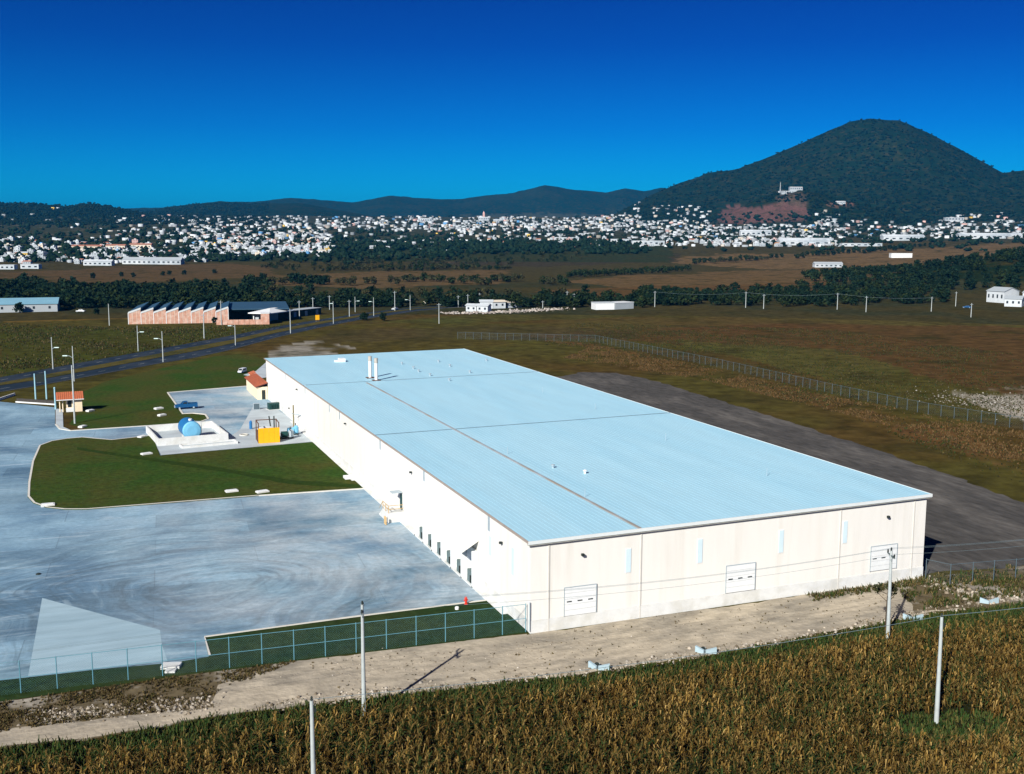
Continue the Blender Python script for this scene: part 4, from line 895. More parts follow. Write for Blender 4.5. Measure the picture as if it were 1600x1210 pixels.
def street_lamp(label, bx, by, ty, hx=None, hy=None):
    b, h = topz(bx, by, ty); t = thing('street_lamp', label, 'street lamp', b, 0, 'street lamps along the dual carriageway')
    m = MB(); m.rod((0, 0, 0), (0, 0, h), .17, .11, 10); m.build('pole', M_conc_pole, t)
    if hx is not None:
        d = 1 if hx > bx else -1; v = _rt * d; zz = h * (by - hy) / (by - ty) + .1; sp = abs(hx - bx) * (np.linalg.norm(b - CAM)) / F_PX
        m = MB(); m.path([(0, 0, zz - .5), (v[0] * sp * .5, v[1] * sp * .5, zz), (v[0] * sp, v[1] * sp, zz + .05)], .06, 6); m.build('arm', M_steel, t)
        m = MB(); m.box((-.65, -.22, -.12), (.65, .22, .12)); o = m.build('lamp_head', mat('lamp_head_white', (.62, .78, .74), .4, .05, 1), t, bevel=.05); o.location = (v[0] * (sp + .3), v[1] * (sp + .3), zz + .05); o.rotation_euler = (0, 0, math.atan2(v[1], v[0]))
street_lamp('street lamp across the road above the entrance sign', 83, 577, 527, 88.5, 544)
street_lamp('street lamp on the near verge behind the gatehouse', 116, 596, 541, 106.5, 557)
street_lamp('street lamp on the far verge left of the brick sawtooth factory front', 216, 549, 509, 221.5, 519.5)
street_lamp('street lamp on the near kerb halfway along the dual carriageway', 255, 566, 518, 247.5, 530)
street_lamp('street lamp on the road verge right below the sawtooth factory', 368, 540, 508, 361.5, 510)
street_lamp('lamp nearest the yellow roadside sign', 521, 506, 471, 519.5, 475)
street_lamp('street lamp farther along the near kerb past two dark shrubs', 584, 494, 465, 579.5, 472)
street_lamp('street lamp far along the road with its head to the left', 641, 485, 461, 636, 469)
street_lamp('street lamp beyond the far verge with its head to the right', 555, 488, 464, 559, 471)
t = None
b_, h_ = topz(117, 662, 571); upole('tall pale pole standing on the lawn before the gatehouse', b_, h_, 0, 'pin', grp='poles near the road')
FAR = [(171, 509, 475), (319, 529, 490), (454, 521, 483), (489, 482, 465), (515, 484, 462), (546, 495, 469), (617, 486, 455), (686, 506, 474), (716, 480, 462), (731, 480, 460), (749, 478, 458), (848, 482, 470), (886, 476, 455), (897, 476, 459), (1023, 480, 455), (1165, 481, 456), (1193, 483, 460), (1308, 484, 458), (1353, 488, 463), (1455, 487, 464), (1493, 479, 456), (1517, 496, 474), (346, 508, 470), (468, 498, 470)]
NEARLAB = {171: 'pole standing on the grass left of the sawtooth brick factory', 319: 'pole on the verge before the middle of the sawtooth factory', 454: 'pole on the near kerb right of the brick factory', 686: 'pale pole alone on the grass before the white rubble', 1023: 'pole just right of the white shed in front of dark trees', 1517: 'pole before the white house at the far right'}
for px, by, ty in FAR:
    b, h = topz(px, by, ty); t = thing('utility_pole', NEARLAB.get(px, 'slim far utility pole standing before the dark tree belt'), 'pole', b, 0, 'far utility poles')
    m = MB(); m.rod((0, 0, 0), (0, 0, h), .20, .13, 8); m.build('shaft', M_conc_pole, t)
    if px > 180: m = MB(); m.box((-.9, -.06, h - .7), (.9, .06, h - .55)); m.build('crossarm', M_steel, t)
prev = None
for px, by, ty in [f for f in FAR if f[0] in (1023, 1165, 1308, 1455)]:
    b, h = topz(px, by, ty)
    if prev is not None: line('power_line', 'faint far wires strung before the dark tree belt', prev[0], b, prev[1] - .4, h - .4, [(0, 0, 0)], 1.2, .03)
    prev = (b, h)

# ================================================================== MIDDLE DISTANCE BUILDINGS
def sawtooth():
    A = G(201, 507); B = G(357, 504.5); L_ = float(np.hypot(*(B - A)[:2])); rz = ang(A, B); n = 8; bw = L_ / n; D_ = 42
    t = thing('sawtooth_factory', 'pink brick factory with eight sawtooth roof bays across the road', 'factory', A, rz)
    h0, h1 = 5.0, 6.8
    for i in range(n):
        x0, x1 = bw * i, bw * (i + 1)
        m = MB(); m.profile([(x0 + .12, 0), (x1 - .12, 0), (x1 - .12, h1 - .56), (x0 + .12, h0 - .56)], 0, .3, 'y'); m.build('bay_wall', M_brick, t)
        m = MB(); m.profile([(x0, h0 - .55), (x1, h1 - .55), (x1, h1 + .2), (x0, h0 + .2)], -.12, .6, 'y'); m.build('gable_trim', mat('gable_trim_paint', (.56, .60, .60), .7, .1, 1), t)
        m = MB(); m.profile([(x0, h0 - .1), (x1, h1 - .1), (x1, h1 + .05), (x0, h0 + .05)], .6, D_, 'y'); m.build('roof', M_blueroof, t)
        m = MB(); m.box((x1 - .2, .62, h0), (x1 - .02, D_, h1 - .12)); m.build('clerestory', M_glass, t)
        m = MB(); m.box((x0 - .14, -.1, 0), (x0 + .118, .2, h0 - .12)); m.build('column', M_white, t)
        for k in (1, 2): xx = x0 + bw * k / 3; m = MB(); m.box((xx - .07, -.05, 0), (xx + .07, -.002, h0 + (h1 - h0) * k / 3 - .2)); m.build('stud', M_hc, t)
    m = MB(); m.box((L_ - .1, -.1, 0), (L_ + .14, .2, h1 - .12)); m.build('column', M_white, t)
    m = MB(); m.box((L_ - .3, .3, 0), (L_, D_, h0 - .1)); m.box((0, .3, 0), (.3, D_, h0 - .2)); m.box((.3, D_ - .3, 0), (L_ - .3, D_, h0 - .2)); m.build('side_wall', M_dark, t)  # shade of the side away from the sun painted as dark wall colour
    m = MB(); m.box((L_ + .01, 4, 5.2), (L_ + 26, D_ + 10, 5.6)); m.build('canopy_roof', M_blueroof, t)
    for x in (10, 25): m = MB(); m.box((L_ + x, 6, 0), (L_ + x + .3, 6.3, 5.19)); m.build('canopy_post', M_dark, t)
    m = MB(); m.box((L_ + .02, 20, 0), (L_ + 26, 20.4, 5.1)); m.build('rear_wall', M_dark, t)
    P0 = G(338, 508); P1 = G(421, 507); L2 = float(np.hypot(*(P1 - P0)[:2])); t = thing('brick_yard_wall', 'low pink brick wall with a taller end block beside the sawtooth factory', 'wall', P0, ang(P0, P1))
    k = L2 * .84; nb = 8
    for i in range(nb): m = MB(); m.box((k * i / nb + .05, 0, 0), (k * (i + 1) / nb - .05, .3, 2.1)); m.build('wall_bay', M_brick, t)
    m = MB(); m.box((k, -.2, 0), (L2, 5, 4.6)); m.build('end_block', M_brick, t); m = MB(); m.box((k - .2, -.4, 4.601), (L2 + .2, 5.2, 4.9)); m.build('coping', M_white, t)
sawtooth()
def station():
    A = G(421, 505); B = G(455, 500); L_ = float(np.hypot(*(B - A)[:2])); t = thing('roadside_pavilion', 'small open pavilion with a bright white hipped roof by the road', 'pavilion', A, ang(A, B))
    for x, y in ((.5, .5), (L_ - .5, .5), (.5, 8), (L_ - .5, 8)): m = MB(); m.box((x - .2, y - .2, 0), (x + .2, y + .2, 3.9)); m.build('post', M_white, t)
    m = MB(); a = [(-1.6, -1.2), (L_ + 1.4, -1.2), (L_ + 1.4, 9.5), (-1.6, 9.5)]; m.add([(x, y, 3.91) for x, y in a] + [(x, y, 4.3) for x, y in a] + [(L_ * .4, 4, 5.9), (L_ * .6, 4, 5.9)], [(0, 3, 2, 1), (0, 1, 5, 4), (1, 2, 6, 5), (2, 3, 7, 6), (3, 0, 4, 7), (4, 5, 9, 8), (5, 6, 9), (6, 7, 8, 9), (7, 4, 8)]); m.build('roof', M_white, t)
    m = MB(); m.box((1.2, 6, 0), (L_ - 1, 8.2, 3.2)); m.build('kiosk', M_hg, t); m = MB(); m.box((.8, 1.0, 0), (2.2, 2.6, 2.6)); m.build('pump_block', M_white, t)
    p = G(496, 502); b, h = topz(496, 502.5, 493); t = thing('roadside_sign', 'plain yellow sign block on the median by the road', 'sign', p); m = MB(); m.box((-.85, -.2, .5), (.85, .2, h)); m.build('board', M_yellow, t); m = MB(); m.box((-.7, -.1, 0), (.7, .1, .498)); m.build('foot', M_dark, t)
    P0 = G(455, 497); P1 = G(502, 491.5); L2 = float(np.hypot(*(P1 - P0)[:2])); t = thing('roadside_shed', 'long low dark shed with a grey roof beside the white pavilion', 'shed', P0, ang(P0, P1)); m = MB(); m.box((0, 0, 0), (L2, 6, 3.0)); m.build('wall', mat('dark_shed', (.02, .04, .04), .9, .2, .5), t)
    m = MB(); m.box((-.3, -.3, 3.001), (L2 + .3, 6.3, 3.25)); m.build('roof', M_hg, t)
    for k in range(5): m = MB(); m.box((2 + k * L2 / 5.5, -.05, .2), (4 + k * L2 / 5.5, -.005, 2.5)); m.build('door', M_dark if k % 2 else M_hg, t)
station()
def shed(name, label, px0, py0, px1, py1, D_, h, pitch, wall, roof, nwin=0, cat='shed', z=0.0, roofh=None):
    A = G(px0, py0, z); B = G(px1, py1, z); L_ = float(np.hypot(*(B - A)[:2])); t = thing(name, label, cat, A, ang(A, B))
    m = MB(); m.profile([(0, -.5), (D_, -.5), (D_, h), (D_ / 2, h + pitch - .02), (0, h)] if pitch else [(0, -.5), (D_, -.5), (D_, h), (0, h)], 0, L_, 'x'); m.build('wall', wall, t)
    if pitch:
        e = .4; s = pitch / (D_ / 2); m = MB(); m.profile([(-e, h - e * s + .02), (D_ / 2, h + pitch + .02), (D_ + e, h - e * s + .02), (D_ + e, h - e * s + .2), (D_ / 2, h + pitch + .2), (-e, h - e * s + .2)], -e, L_ + e, 'x'); m.build('roof', roof, t)
    else:
        m = MB(); m.box((-.15, -.15, h + .002), (L_ + .15, D_ + .15, h + .3)); m.build('roof', roof, t)
    for k in range(nwin): x = L_ * (k + .5) / nwin; m = MB(); m.box((x - .5, -.05, h * .4), (x + .5, -.004, h * .72)); m.build('window', M_win, t)
    return t
shed('long_shed', 'long shed with a pale blue roof at the far left before the trees', -60, 490, 90, 487, 26, 3.8, 2.2, M_hg, mat('pale_blue_roof', (.20, .40, .50), .5, .1, .2), 6)
shed('white_shed', 'bright white flat roofed shed alone at the far field edge', 931, 484.5, 960, 484, 7, 3.4, 0, M_white, M_hf, 0)
shed('white_shed', 'dull white shed joined end on to the bright white one', 961, 484, 990, 482.5, 8, 3.2, 0, M_hg, M_white, 0)
for a, lab in (((728, 487, 744, 487.5, 3), 'low white store nearest the pale pole among the rubble'), ((745, 488, 762, 488.5, 3.2), 'grey white store right of the low white store among the rubble'), ((750, 482.5, 770, 482.5, 3.6), 'leftmost white block shed on the rubble mound'), ((771, 482.5, 790, 482, 3.4), 'middle white block shed on the rubble mound'), ((793, 481.5, 815, 480.5, 2.8), 'rightmost low white block shed on the rubble mound')):
    shed('block_shed', lab, a[0], a[1], a[2], a[3], 5, a[4], .7, M_hw, M_hw if a[0] < 760 else M_hc, 2)
shed('white_house', 'upper white house with a grey blue roof at the right edge', 1541, 472, 1568, 474, 12, 6.5, 2.0, M_hw, M_hg, 4, 'house')
shed('white_house', 'lower white house at the right edge before the wooded knoll', 1569, 479, 1596, 480, 9, 4.2, 1.4, M_hw, M_hg, 3, 'house')
shed('white_house', 'white house cut off by the right edge', 1597, 474, 1640, 476, 12, 6.0, 1.6, M_hw, M_hg, 4, 'house')
a, b = G(1505, 481.5), G(1517, 482); vehicle('car', 'road_car', 'dark blue car parked left of the white houses at the right edge', 'car', (a + b) / 2, ang(a, b), M_bluecar, 4.6)

# ================================================================== TREES
def leaf_cloud(c, rad, n, size, rng, cols, flat=.85):
    """n leaf clump quads on/in an ellipsoid: uneven, paler and darker tones are leaf colours"""
    u = rng.normal(size=(n, 3)); u /= np.linalg.norm(u, axis=1)[:, None]; rr = rng.random(n) ** .38
    P = np.array(c) + u * rr[:, None] * np.array(rad)
    nrm = u + rng.normal(size=(n, 3)) * .7; nrm /= np.linalg.norm(nrm, axis=1)[:, None]
    a = np.cross(nrm, rng.normal(size=(n, 3))); a /= np.linalg.norm(a, axis=1)[:, None] + 1e-9; b = np.cross(nrm, a)
    s = size * (.6 + .8 * rng.random(n))[:, None]
    V = np.stack([P - a * s - b * s * flat * .6, P + a * s - b * s * .3, P + a * s * .7 + b * s * flat, P - a * s * .5 + b * s * .8], 1).reshape(-1, 3)
    C = np.repeat(cols[rng.integers(0, len(cols), n)] * (.8 + .4 * rng.random(n))[:, None], 4, 0)
    return V, C
GREENS = [.68 * np.array([(.022, .040, .016), (.030, .050, .018), (.016, .030, .014), (.040, .055, .020)]), .8 * np.array([(.045, .050, .022), (.055, .052, .024), (.034, .040, .018), (.062, .060, .026)]), .7 * np.array([(.014, .032, .018), (.020, .038, .020), (.010, .024, .014)])]
def tree_mesh(seed, h, wd, cols, n=260, lobes=7, size=.55, trunkfrac=.25):
    rng = np.random.default_rng(seed); Vs = []; Cs = []
    for k in range(lobes):
        f = rng.random(); ang_ = rng.random() * 6.28; rad_ = wd * .5 * (.25 + .5 * rng.random()) * (1 - .4 * f)
        c = (math.cos(ang_) * rad_, math.sin(ang_) * rad_, h * (trunkfrac + .12 + (1 - trunkfrac - .28) * f)); r_ = wd * (.20 + .16 * rng.random())
        V, C = leaf_cloud(c, (r_, r_, r_ * .8), n // lobes, size, rng, cols); Vs.append(V); Cs.append(C)
    return np.concatenate(Vs), np.concatenate(Cs)
def trunk_mb(h, wd, seed):
    rnd = random.Random(seed); m = MB(); r = h * .022 + .05; m.rod((0, 0, -.3), (.1, 0, h * .45), r, r * .6, 7)
    for k in range(4):
        a = rnd.random() * 6.28; m.rod((.08, 0, h * (.25 + .05 * k)), (math.cos(a) * wd * .3, math.sin(a) * wd * .3, h * (.5 + .1 * rnd.random())), r * .45, r * .15, 5)
    return m
PROTO = []
for k in range(8):
    h = 8.0; wd = (7.5, 9, 6.5, 10, 7, 8.5, 5.5, 9.5)[k]; cols = GREENS[(0, 0, 1, 1, 2, 0, 2, 1)[k]]
    V, C = tree_mesh(100 + k, h, wd, cols, 300, 8, .62, .12)
    cr = raw_mesh('crown', V, np.arange(len(V)).reshape(-1, 4), M_leaf, C); tk = trunk_mb(h, wd, k).build('trunk', M_bark)
    PROTO.append((cr.data, tk.data, V, C)); bpy.data.objects.remove(cr); bpy.data.objects.remove(tk)
def put_tree(name, label, group, p, s, k, sz=None, rz=None):
    t = thing(name, label, 'tree', p, random.random() * 6.28 if rz is None else rz, group); t.scale = (s, s, (sz or s))
    c = bpy.data.objects.new('crown', PROTO[k][0]); COL.objects.link(c); c.parent = t
    q = bpy.data.objects.new('trunk', PROTO[k][1]); COL.objects.link(q); q.parent = t
STUFF_V = []; STUFF_C = []
def stuff_tree(p, s, k, sz=None, thin=1):
    a = random.random() * 6.28; c, q = math.cos(a), math.sin(a); V = PROTO[k][2]; C = PROTO[k][3]
    if thin > 1: V = V.reshape(-1, 4, 3)[::thin].reshape(-1, 3); C = C.reshape(-1, 4, 3)[::thin].reshape(-1, 3)
    X = np.stack([(V[:, 0] * c - V[:, 1] * q) * s + p[0], (V[:, 0] * q + V[:, 1] * c) * s + p[1], V[:, 2] * (sz or s) + p[2]], 1); STUFF_V.append(X); STUFF_C.append(C)
def stuff_flush(name, label):
    global STUFF_V, STUFF_C
    if not STUFF_V: return
    V = np.concatenate(STUFF_V); C = np.concatenate(STUFF_C); o = raw_mesh(name, V, np.arange(len(V)).reshape(-1, 4), M_leaf, C); tag(o, label, 'trees', kind='stuff'); STUFF_V = []; STUFF_C = []
def gz(px, py):
    p = G(px, py); p[2] = float(terrain(np.array([p[0]]), np.array([p[1]]))[0]); return p
# -- single trees and short rows one can count
ROWS = [
    ('rounded tree in the hedgerow crossing the tan field at right', [(x, 438 - (x - 820) * .055 + random.uniform(-1, 1)) for x in np.arange(890, 1075, 8)], .95, (0, 1, 5)),
    ('bushy tree of the hedgerow nearest the town edge at right', [(x, 416 - (x - 1080) * .036 + random.uniform(-.8, .8)) for x in np.arange(1085, 1225, 8)] , 1.05, (0, 3, 5)),
    ('dark tree in the row left of the field barn', [(x, 411 - (x - 1245) * .03 + random.uniform(-.8, .8)) for x in np.arange(1245, 1400, 8)], 1.05, (0, 4, 5)),
    ('tree at the right end of the row beyond the white field store', [(x, 404 + random.uniform(-.8, .8)) for x in np.arange(1420, 1470, 8)], .9, (0, 4)),
    ('grey green tree standing in the tan field left of centre', [(425, 446), (442, 445), (533, 446), (545, 447), (552, 446), (575, 444), (582, 445), (610, 444), (622, 446)], 1.0, (2, 3)),
    ('broad tree in the clump at the middle of the plain', [(636, 440), (645, 441), (664, 440), (676, 440), (690, 441), (705, 444), (722, 444), (735, 440), (742, 441), (752, 446), (763, 446), (772, 440), (785, 440), (792, 441), (808, 440), (853, 444), (862, 446), (875, 444), (884, 446)], 1.0, (0, 3, 1)),
    ('tree of the dark clump left of the tan field', [(x, 451 + random.uniform(-5, 3)) for x in np.arange(385, 415, 5)] + [(x, 448 + random.uniform(-6, 4)) for x in np.arange(455, 512, 5)], 1.15, (0, 4, 6)),
    ('small tree standing alone in the brown field at left', [(145, 436), (190, 433), (208, 434), (255, 431), (265, 430), (288, 430), (335, 428), (322, 447), (350, 446)], .75, (0, 4)),
    ('tree in the long orchard row behind the clump', [(x, 424 - (x - 500) * .012 + random.uniform(-2.2, 2.2)) for x in np.arange(505, 800, 9)], .95, (0, 2, 3, 5)),
]
for lab, pts, s, ks in ROWS:
    for px, py in pts: put_tree('field_tree', lab, lab.split(' ', 1)[1] + ' group', gz(px, py), s * random.uniform(.75, 1.2), random.choice(ks), s * random.uniform(.7, 1.0))
for lab, px, py, s in (('dark round shrub on the near verge left of its twin', 570, 501, .62), ('dark upright shrub on the near verge right of its twin', 598, 502, .60)): put_tree('roadside_shrub', lab, 'dark shrubs on the road verge', G(px, py), s, 4 if px < 580 else 6, s * .8)
put_tree('young_tree', 'young round tree on the grass before the sawtooth factory', None, G(336, 506), .4, 4); put_tree('young_tree', 'dark small tree beside the long blue roofed shed', None, G(30, 489), .7, 4); put_tree('young_tree', 'dark bush right of the long blue roofed shed', None, G(151, 492), .45, 4)
# -- tree belts: the nearest row as single trees, the rest as one mass
def belt_label(px):
    for lim, w in ((95, 'behind the long blue roofed shed'), (200, 'between the long shed and the sawtooth factory'), (360, 'behind the sawtooth factory'), (520, 'behind the white pavilion by the road'), (690, 'behind the far street lamps'), (840, 'behind the white block sheds'), (925, 'left of the white field shed'), (2000, 'behind the white field shed')):
        if px < lim: return 'dark tree in the belt ' + w
belt = []
for px in np.arange(-40, 1010, 7.5):
    belt.append((px + random.uniform(-3, 3), 481.5 + random.uniform(-1.5, 1.0) - (1.5 if px > 420 else 0), 1.05))
for px, py, s in belt:
    if 640 < px < 690: continue
    put_tree('belt_tree', belt_label(px), belt_label(px) + ' row', gz(px, py), s * random.uniform(.8, 1.1) * (.85 if px > 700 else 1), random.choice((0, 4, 6, 5)), s * random.uniform(.55, .85))
def scatter(n, poly, s0, s1, ks, thin=2, zs=1.0):
    xs_ = [p[0] for p in poly]; ys_ = [p[1] for p in poly]; k = 0
    while k < n:
        px = random.uniform(min(xs_), max(xs_)); py = random.uniform(min(ys_), max(ys_))
        if not inpoly(np.array([px]), np.array([py]), poly)[0]: continue
        k += 1; s = random.uniform(s0, s1); stuff_tree(gz(px, py), s, random.choice(ks), s * zs * random.uniform(.7, 1.0), thin)
scatter(330, [(-40, 452), (60, 446), (130, 455), (200, 452), (300, 455), (420, 452), (430, 480), (-40, 481)], .9, 1.3, (0, 4, 6), 2)
scatter(160, [(400, 462), (520, 460), (700, 465), (1000, 468), (1000, 479), (400, 480)], .8, 1.15, (0, 2, 4, 6), 2)
scatter(90, [(1000, 455), (1080, 462), (1080, 478), (1000, 479)], .6, 1.0, (0, 4), 2)
scatter(260, [(1080, 462), (1200, 455), (1400, 447), (1480, 447), (1480, 474), (1300, 480), (1080, 480)], .7, 1.1, (0, 4, 6), 2)
# wooded knoll at right
for k in range(760):
    a = random.uniform(0, 6.28); q = random.random() ** .5; x = KN[0] + math.cos(a) * q * 230; y = KN[1] + math.sin(a) * q * 190
    z = float(terrain(np.array([x]), np.array([y]))[0]); P = pix(np.array([x, y, z]))
    if P[1] > 466 and P[0] > 1490: continue
    s = random.uniform(.9, 1.3); stuff_tree((x, y, z), s, random.choice((0, 4, 6)), s * .9, 2)
stuff_flush('tree_belt', 'dark belt of trees filling the edge of the plain and the knoll')
scatter(230, [(400, 415), (640, 408), (820, 404), (1060, 396), (1060, 402), (820, 416), (640, 424), (420, 424)], .7, 1.1, (0, 2, 5), 3, .9)
scatter(110, [(800, 395), (1000, 391), (1200, 388), (1200, 394), (1000, 398), (800, 402)], .7, 1.1, (0, 2, 5), 3, .9)
stuff_flush('orchard_trees', 'orchard and field trees between the plain and the town')
# sapling beside the right pole
def sapling():
    b, h = topz(1383, 990, 916); t = thing('sapling', 'thin dark sapling beside the pole before the rightmost warehouse door', 'tree', b); m = MB(); m.rod((0, 0, -.1), (.05, 0, h * .8), .10, .06, 7)
    for k in range(7):
        a = k * 2.2; m.rod((.05, 0, h * (.62 + .05 * k)), (math.cos(a) * 1.0, math.sin(a) * 1.0, h * (.80 + .03 * k)), .04, .015, 5)
    m.build('trunk', M_bark, t); rng = np.random.default_rng(5); Vs = []; Cs = []
    for k in range(8):
        a = k * 2.2; V, C = leaf_cloud((math.cos(a) * .9, math.sin(a) * .9, h * (.86 + .02 * k)), (.5, .5, .35), 26, .10, rng, GREENS[1]); Vs.append(V); Cs.append(C)
    V = np.concatenate(Vs); o = raw_mesh('crown', V, np.arange(len(V)).reshape(-1, 4), M_leaf, np.concatenate(Cs)); o.parent = t
sapling()

# ================================================================== TOWN
def house_proto(k):
    m = MB(); w, d, h = ((9, 8, 3.2), (8, 8, 6.0), (12, 8, 3.4), (10, 9, 5.8), (16, 9, 3.6), (8, 7, 3.0))[k]; gable = k in (0, 2, 5)
    m.box((-w / 2, -d / 2, -3), (w / 2, d / 2, h), 0)
    if gable:
        m.profile([(-d / 2 - .3, h + .01), (d / 2 + .3, h + .01), (0, h + 1.9)], -w / 2 - .3, w / 2 + .3, 'x', 1)
    else:
        m.box((-w / 2 - .1, -d / 2 - .1, h + .01), (w / 2 + .1, d / 2 + .1, h + .35), 1); m.box((-w * .2, -d * .2, h + .36), (w * .12, d * .15, h + 2.2), 0)
    for fl in range(int(h // 2.9)):
        for x in (-.3, 0, .3): m.box((x * w - .55, -d / 2 - .06, .9 + fl * 2.9), (x * w + .55, -d / 2 - .02, 2.2 + fl * 2.9), 2)
        for y in (-.25, .25): m.box((-w / 2 - .06, y * d - .5, .9 + fl * 2.9), (-w / 2 - .02, y * d + .5, 2.2 + fl * 2.9), 2)
    return m
WALLS = [('white', M_hw), ('cream', M_hc), ('pink', M_hp), ('blue', M_hb), ('yellow', M_hy), ('grey', M_hg)]
HP = {}
def house_mesh(k, wi, tile):
    key = (k, wi, tile)
    if key not in HP:
        o = house_proto(k).build('town_house', [WALLS[wi][1], M_hr if tile else (M_hw if random.random() < .6 else M_hf), M_win]); HP[key] = o.data; bpy.data.objects.remove(o)
    return HP[key]
def dens(px, py):
    """how thickly the town stands at a photograph position"""
    d = 0.
    if 0 <= px < 340 and 372 < py < 414 - px * .01: d = .45 if py > 385 else .2
    if px < 200 and py < 372: d = .02
    if 180 <= px < 420 and 338 < py < 372: d = .45
    if 300 <= px < 520 and 345 < py < 402: d = 1.0
    if 380 <= px < 660 and 338 < py < 362: d = 1.0
    if 520 <= px < 700 and 362 < py < 395: d = .10
    if 640 <= px < 1000 and 337 < py < 362: d = 1.5
    if 700 <= px < 1010 and 362 < py < 380: d = .55
    if 780 <= px < 1010 and 380 < py < 388: d = .2
    if 1000 <= px < 1310 and 346 < py < 386: d = 1.25
    if 1020 <= px < 1130 and 322 < py < 346: d = .35
    if 920 <= px < 1000 and 318 < py < 337: d = .25
    if 1310 <= px < 1620 and 346 < py < 374: d = .65 if py > 352 else .3
    if 1250 <= px < 1330 and 330 < py < 346: d = .2
    if 1470 <= px < 1580 and 336 < py < 352: d = .5
    if 1112 < px < 1272 and py < 353: d = 0
    return d
spots = []; tries = 0
while len(spots) < 2700 and tries < 90000:
    tries += 1; px = random.uniform(0, 1640); py = random.uniform(316, 416)
    if random.random() * 1.6 > dens(px, py): continue
    spots.append((px, py))
H3 = []
for px, py in spots:
    p = GT(px, py, 1000, 4600, 420)
    if p is None: continue
    r = np.hypot(*(p - CAM)[:2]); s = random.uniform(.5, .92) * (1.0 if r < 2600 else 1.2); H3.append((s / r, p, s, px, py))
H3.sort(key=lambda q: -q[0])
TV = []; TF = []; TC = []
def town_label(c, px, py, k, tile):
    for lim, side in ((110, 'far left of town'), (220, 'left by the terraces'), (330, 'above the long shed'), (430, 'left of town centre'), (530, 'left of the dark trees'), (660, 'above the dark trees'), (760, 'left of the church'), (880, 'right of the church'), (1010, 'before the blue hills'), (1130, 'left of the red quarry'), (1270, 'below the red quarry'), (1420, 'right of the red quarry'), (3000, 'far right of town')):
        if px < lim: break
    form = ('gabled', 'two storey', 'long gabled', 'tall flat roofed', 'long flat roofed', 'low gabled')[k]
    return f'{form} {c} house' + (', tiled roof' if tile else '') + (' on the front edge ' if py > 376 else ' on the upper slope ' if py < 352 else ', ') + side
for i, (q, p, s, px, py) in enumerate(H3):
    u = random.random(); wi = 0 if u < .58 else 1 if u < .68 else 5 if u < .93 else 2 if u < .975 else 3 if u < .99 else 4; k = random.choice((0, 1, 1, 2, 3, 3, 4, 5)); tile = (k in (0, 2, 5)) and random.random() < .45
    rz = YAW * -1 + random.choice((0, 0, .35, -.4, 1.57)) + random.uniform(-.15, .15)
    if i < 298:
        o = bpy.data.objects.new('town_house', house_mesh(k, wi, tile)); COL.objects.link(o); o.location = p; o.rotation_euler = (0, 0, rz); o.scale = (s, s, s); tag(o, town_label(WALLS[wi][0], px, py, k, tile), 'house', 'town houses')
    else:
        w, d, h = ((9, 8, 5), (8, 8, 6), (12, 8, 4), (10, 9, 6), (16, 9, 4), (8, 7, 4))[k]; w *= s; d *= s; h *= s; c, sn = math.cos(rz), math.sin(rz)
        b = len(TV)
        for z in (-3, h):
            for x, y in ((-w / 2, -d / 2), (w / 2, -d / 2), (w / 2, d / 2), (-w / 2, d / 2)): TV.append((p[0] + x * c - y * sn, p[1] + x * sn + y * c, p[2] + z))
        TF += [(b + 4, b + 5, b + 6, b + 7), (b, b + 1, b + 5, b + 4), (b + 1, b + 2, b + 6, b + 5), (b + 2, b + 3, b + 7, b + 6), (b + 3, b, b + 4, b + 7)]
        col = ((.55, .59, .61), (.50, .46, .39), (.56, .36, .32), (.10, .28, .52), (.66, .44, .08), (.36, .40, .42))[wi]; f_ = random.uniform(.4, 1.1); TC += [tuple(v * f_ for v in col)] * 8
tag(raw_mesh('distant_houses', TV, TF, M_house, np.array(TC)), 'mass of tiny pale houses of the far town', 'houses', kind='stuff')
# larger town buildings
def big(name, label, px, py, w, d, h, wall, roof, kind='flat', cat='building', rz=None, nwin=6, r0=900):
    p = GT(px, py, r0, 5000, 900)
    if p is None: return
    t = thing(name, label, cat, p, -YAW if rz is None else rz); m = MB(); m.box((-w / 2, -d / 2, -4), (w / 2, d / 2, h)); m.build('wall', wall, t)
    m = MB()
    if kind == 'gable': m.profile([(-d / 2 - .4, h + .02), (d / 2 + .4, h + .02), (0, h + d * .22)], -w / 2 - .4, w / 2 + .4, 'x')
    else: m.box((-w / 2 - .2, -d / 2 - .2, h + .01), (w / 2 + .2, d / 2 + .2, h + .5))
    m.build('roof', roof, t)
    for k in range(nwin): x = -w / 2 + w * (k + .5) / nwin; m = MB(); m.box((x - w / nwin * .22, -d / 2 - .08, h * .35), (x + w / nwin * .22, -d / 2 - .03, h * .7)); m.build('window', M_win, t)
    if kind == 'spire':
        m = MB(); m.box((-3, -d / 2 + .5, h + .51), (3, -d / 2 + 6.5, h + 11)); m.add([(-3.2, -d / 2 + .3, h + 11), (3.2, -d / 2 + .3, h + 11), (3.2, -d / 2 + 6.7, h + 11), (-3.2, -d / 2 + 6.7, h + 11), (0, -d / 2 + 3.5, h + 19)], [(0, 1, 4), (1, 2, 4), (2, 3, 4), (3, 0, 4)]); m.build('bell_tower', M_hp, t)
    return t
big('church', 'pale church with a small pink spire in the town centre', 756, 345, 34, 20, 11, M_hw, M_hw, 'spire', 'church')
big('town_block', 'large white block left of the church in the town', 664, 347, 40, 16, 10, M_hw, M_hf); big('town_block', 'white block just right of the church', 778, 348, 26, 14, 9, M_hw, M_hf)
big('town_block', 'bright white long block below the right part of the town', 885, 376, 42, 12, 5, M_hw, M_hw, r0=900); big('town_block', 'white industrial block at the lower right town edge', 1012, 384, 50, 18, 7, M_hw, M_hf); big('town_block', 'white block beside the lower right industrial block', 968, 380, 30, 14, 6, M_hw, M_hf)
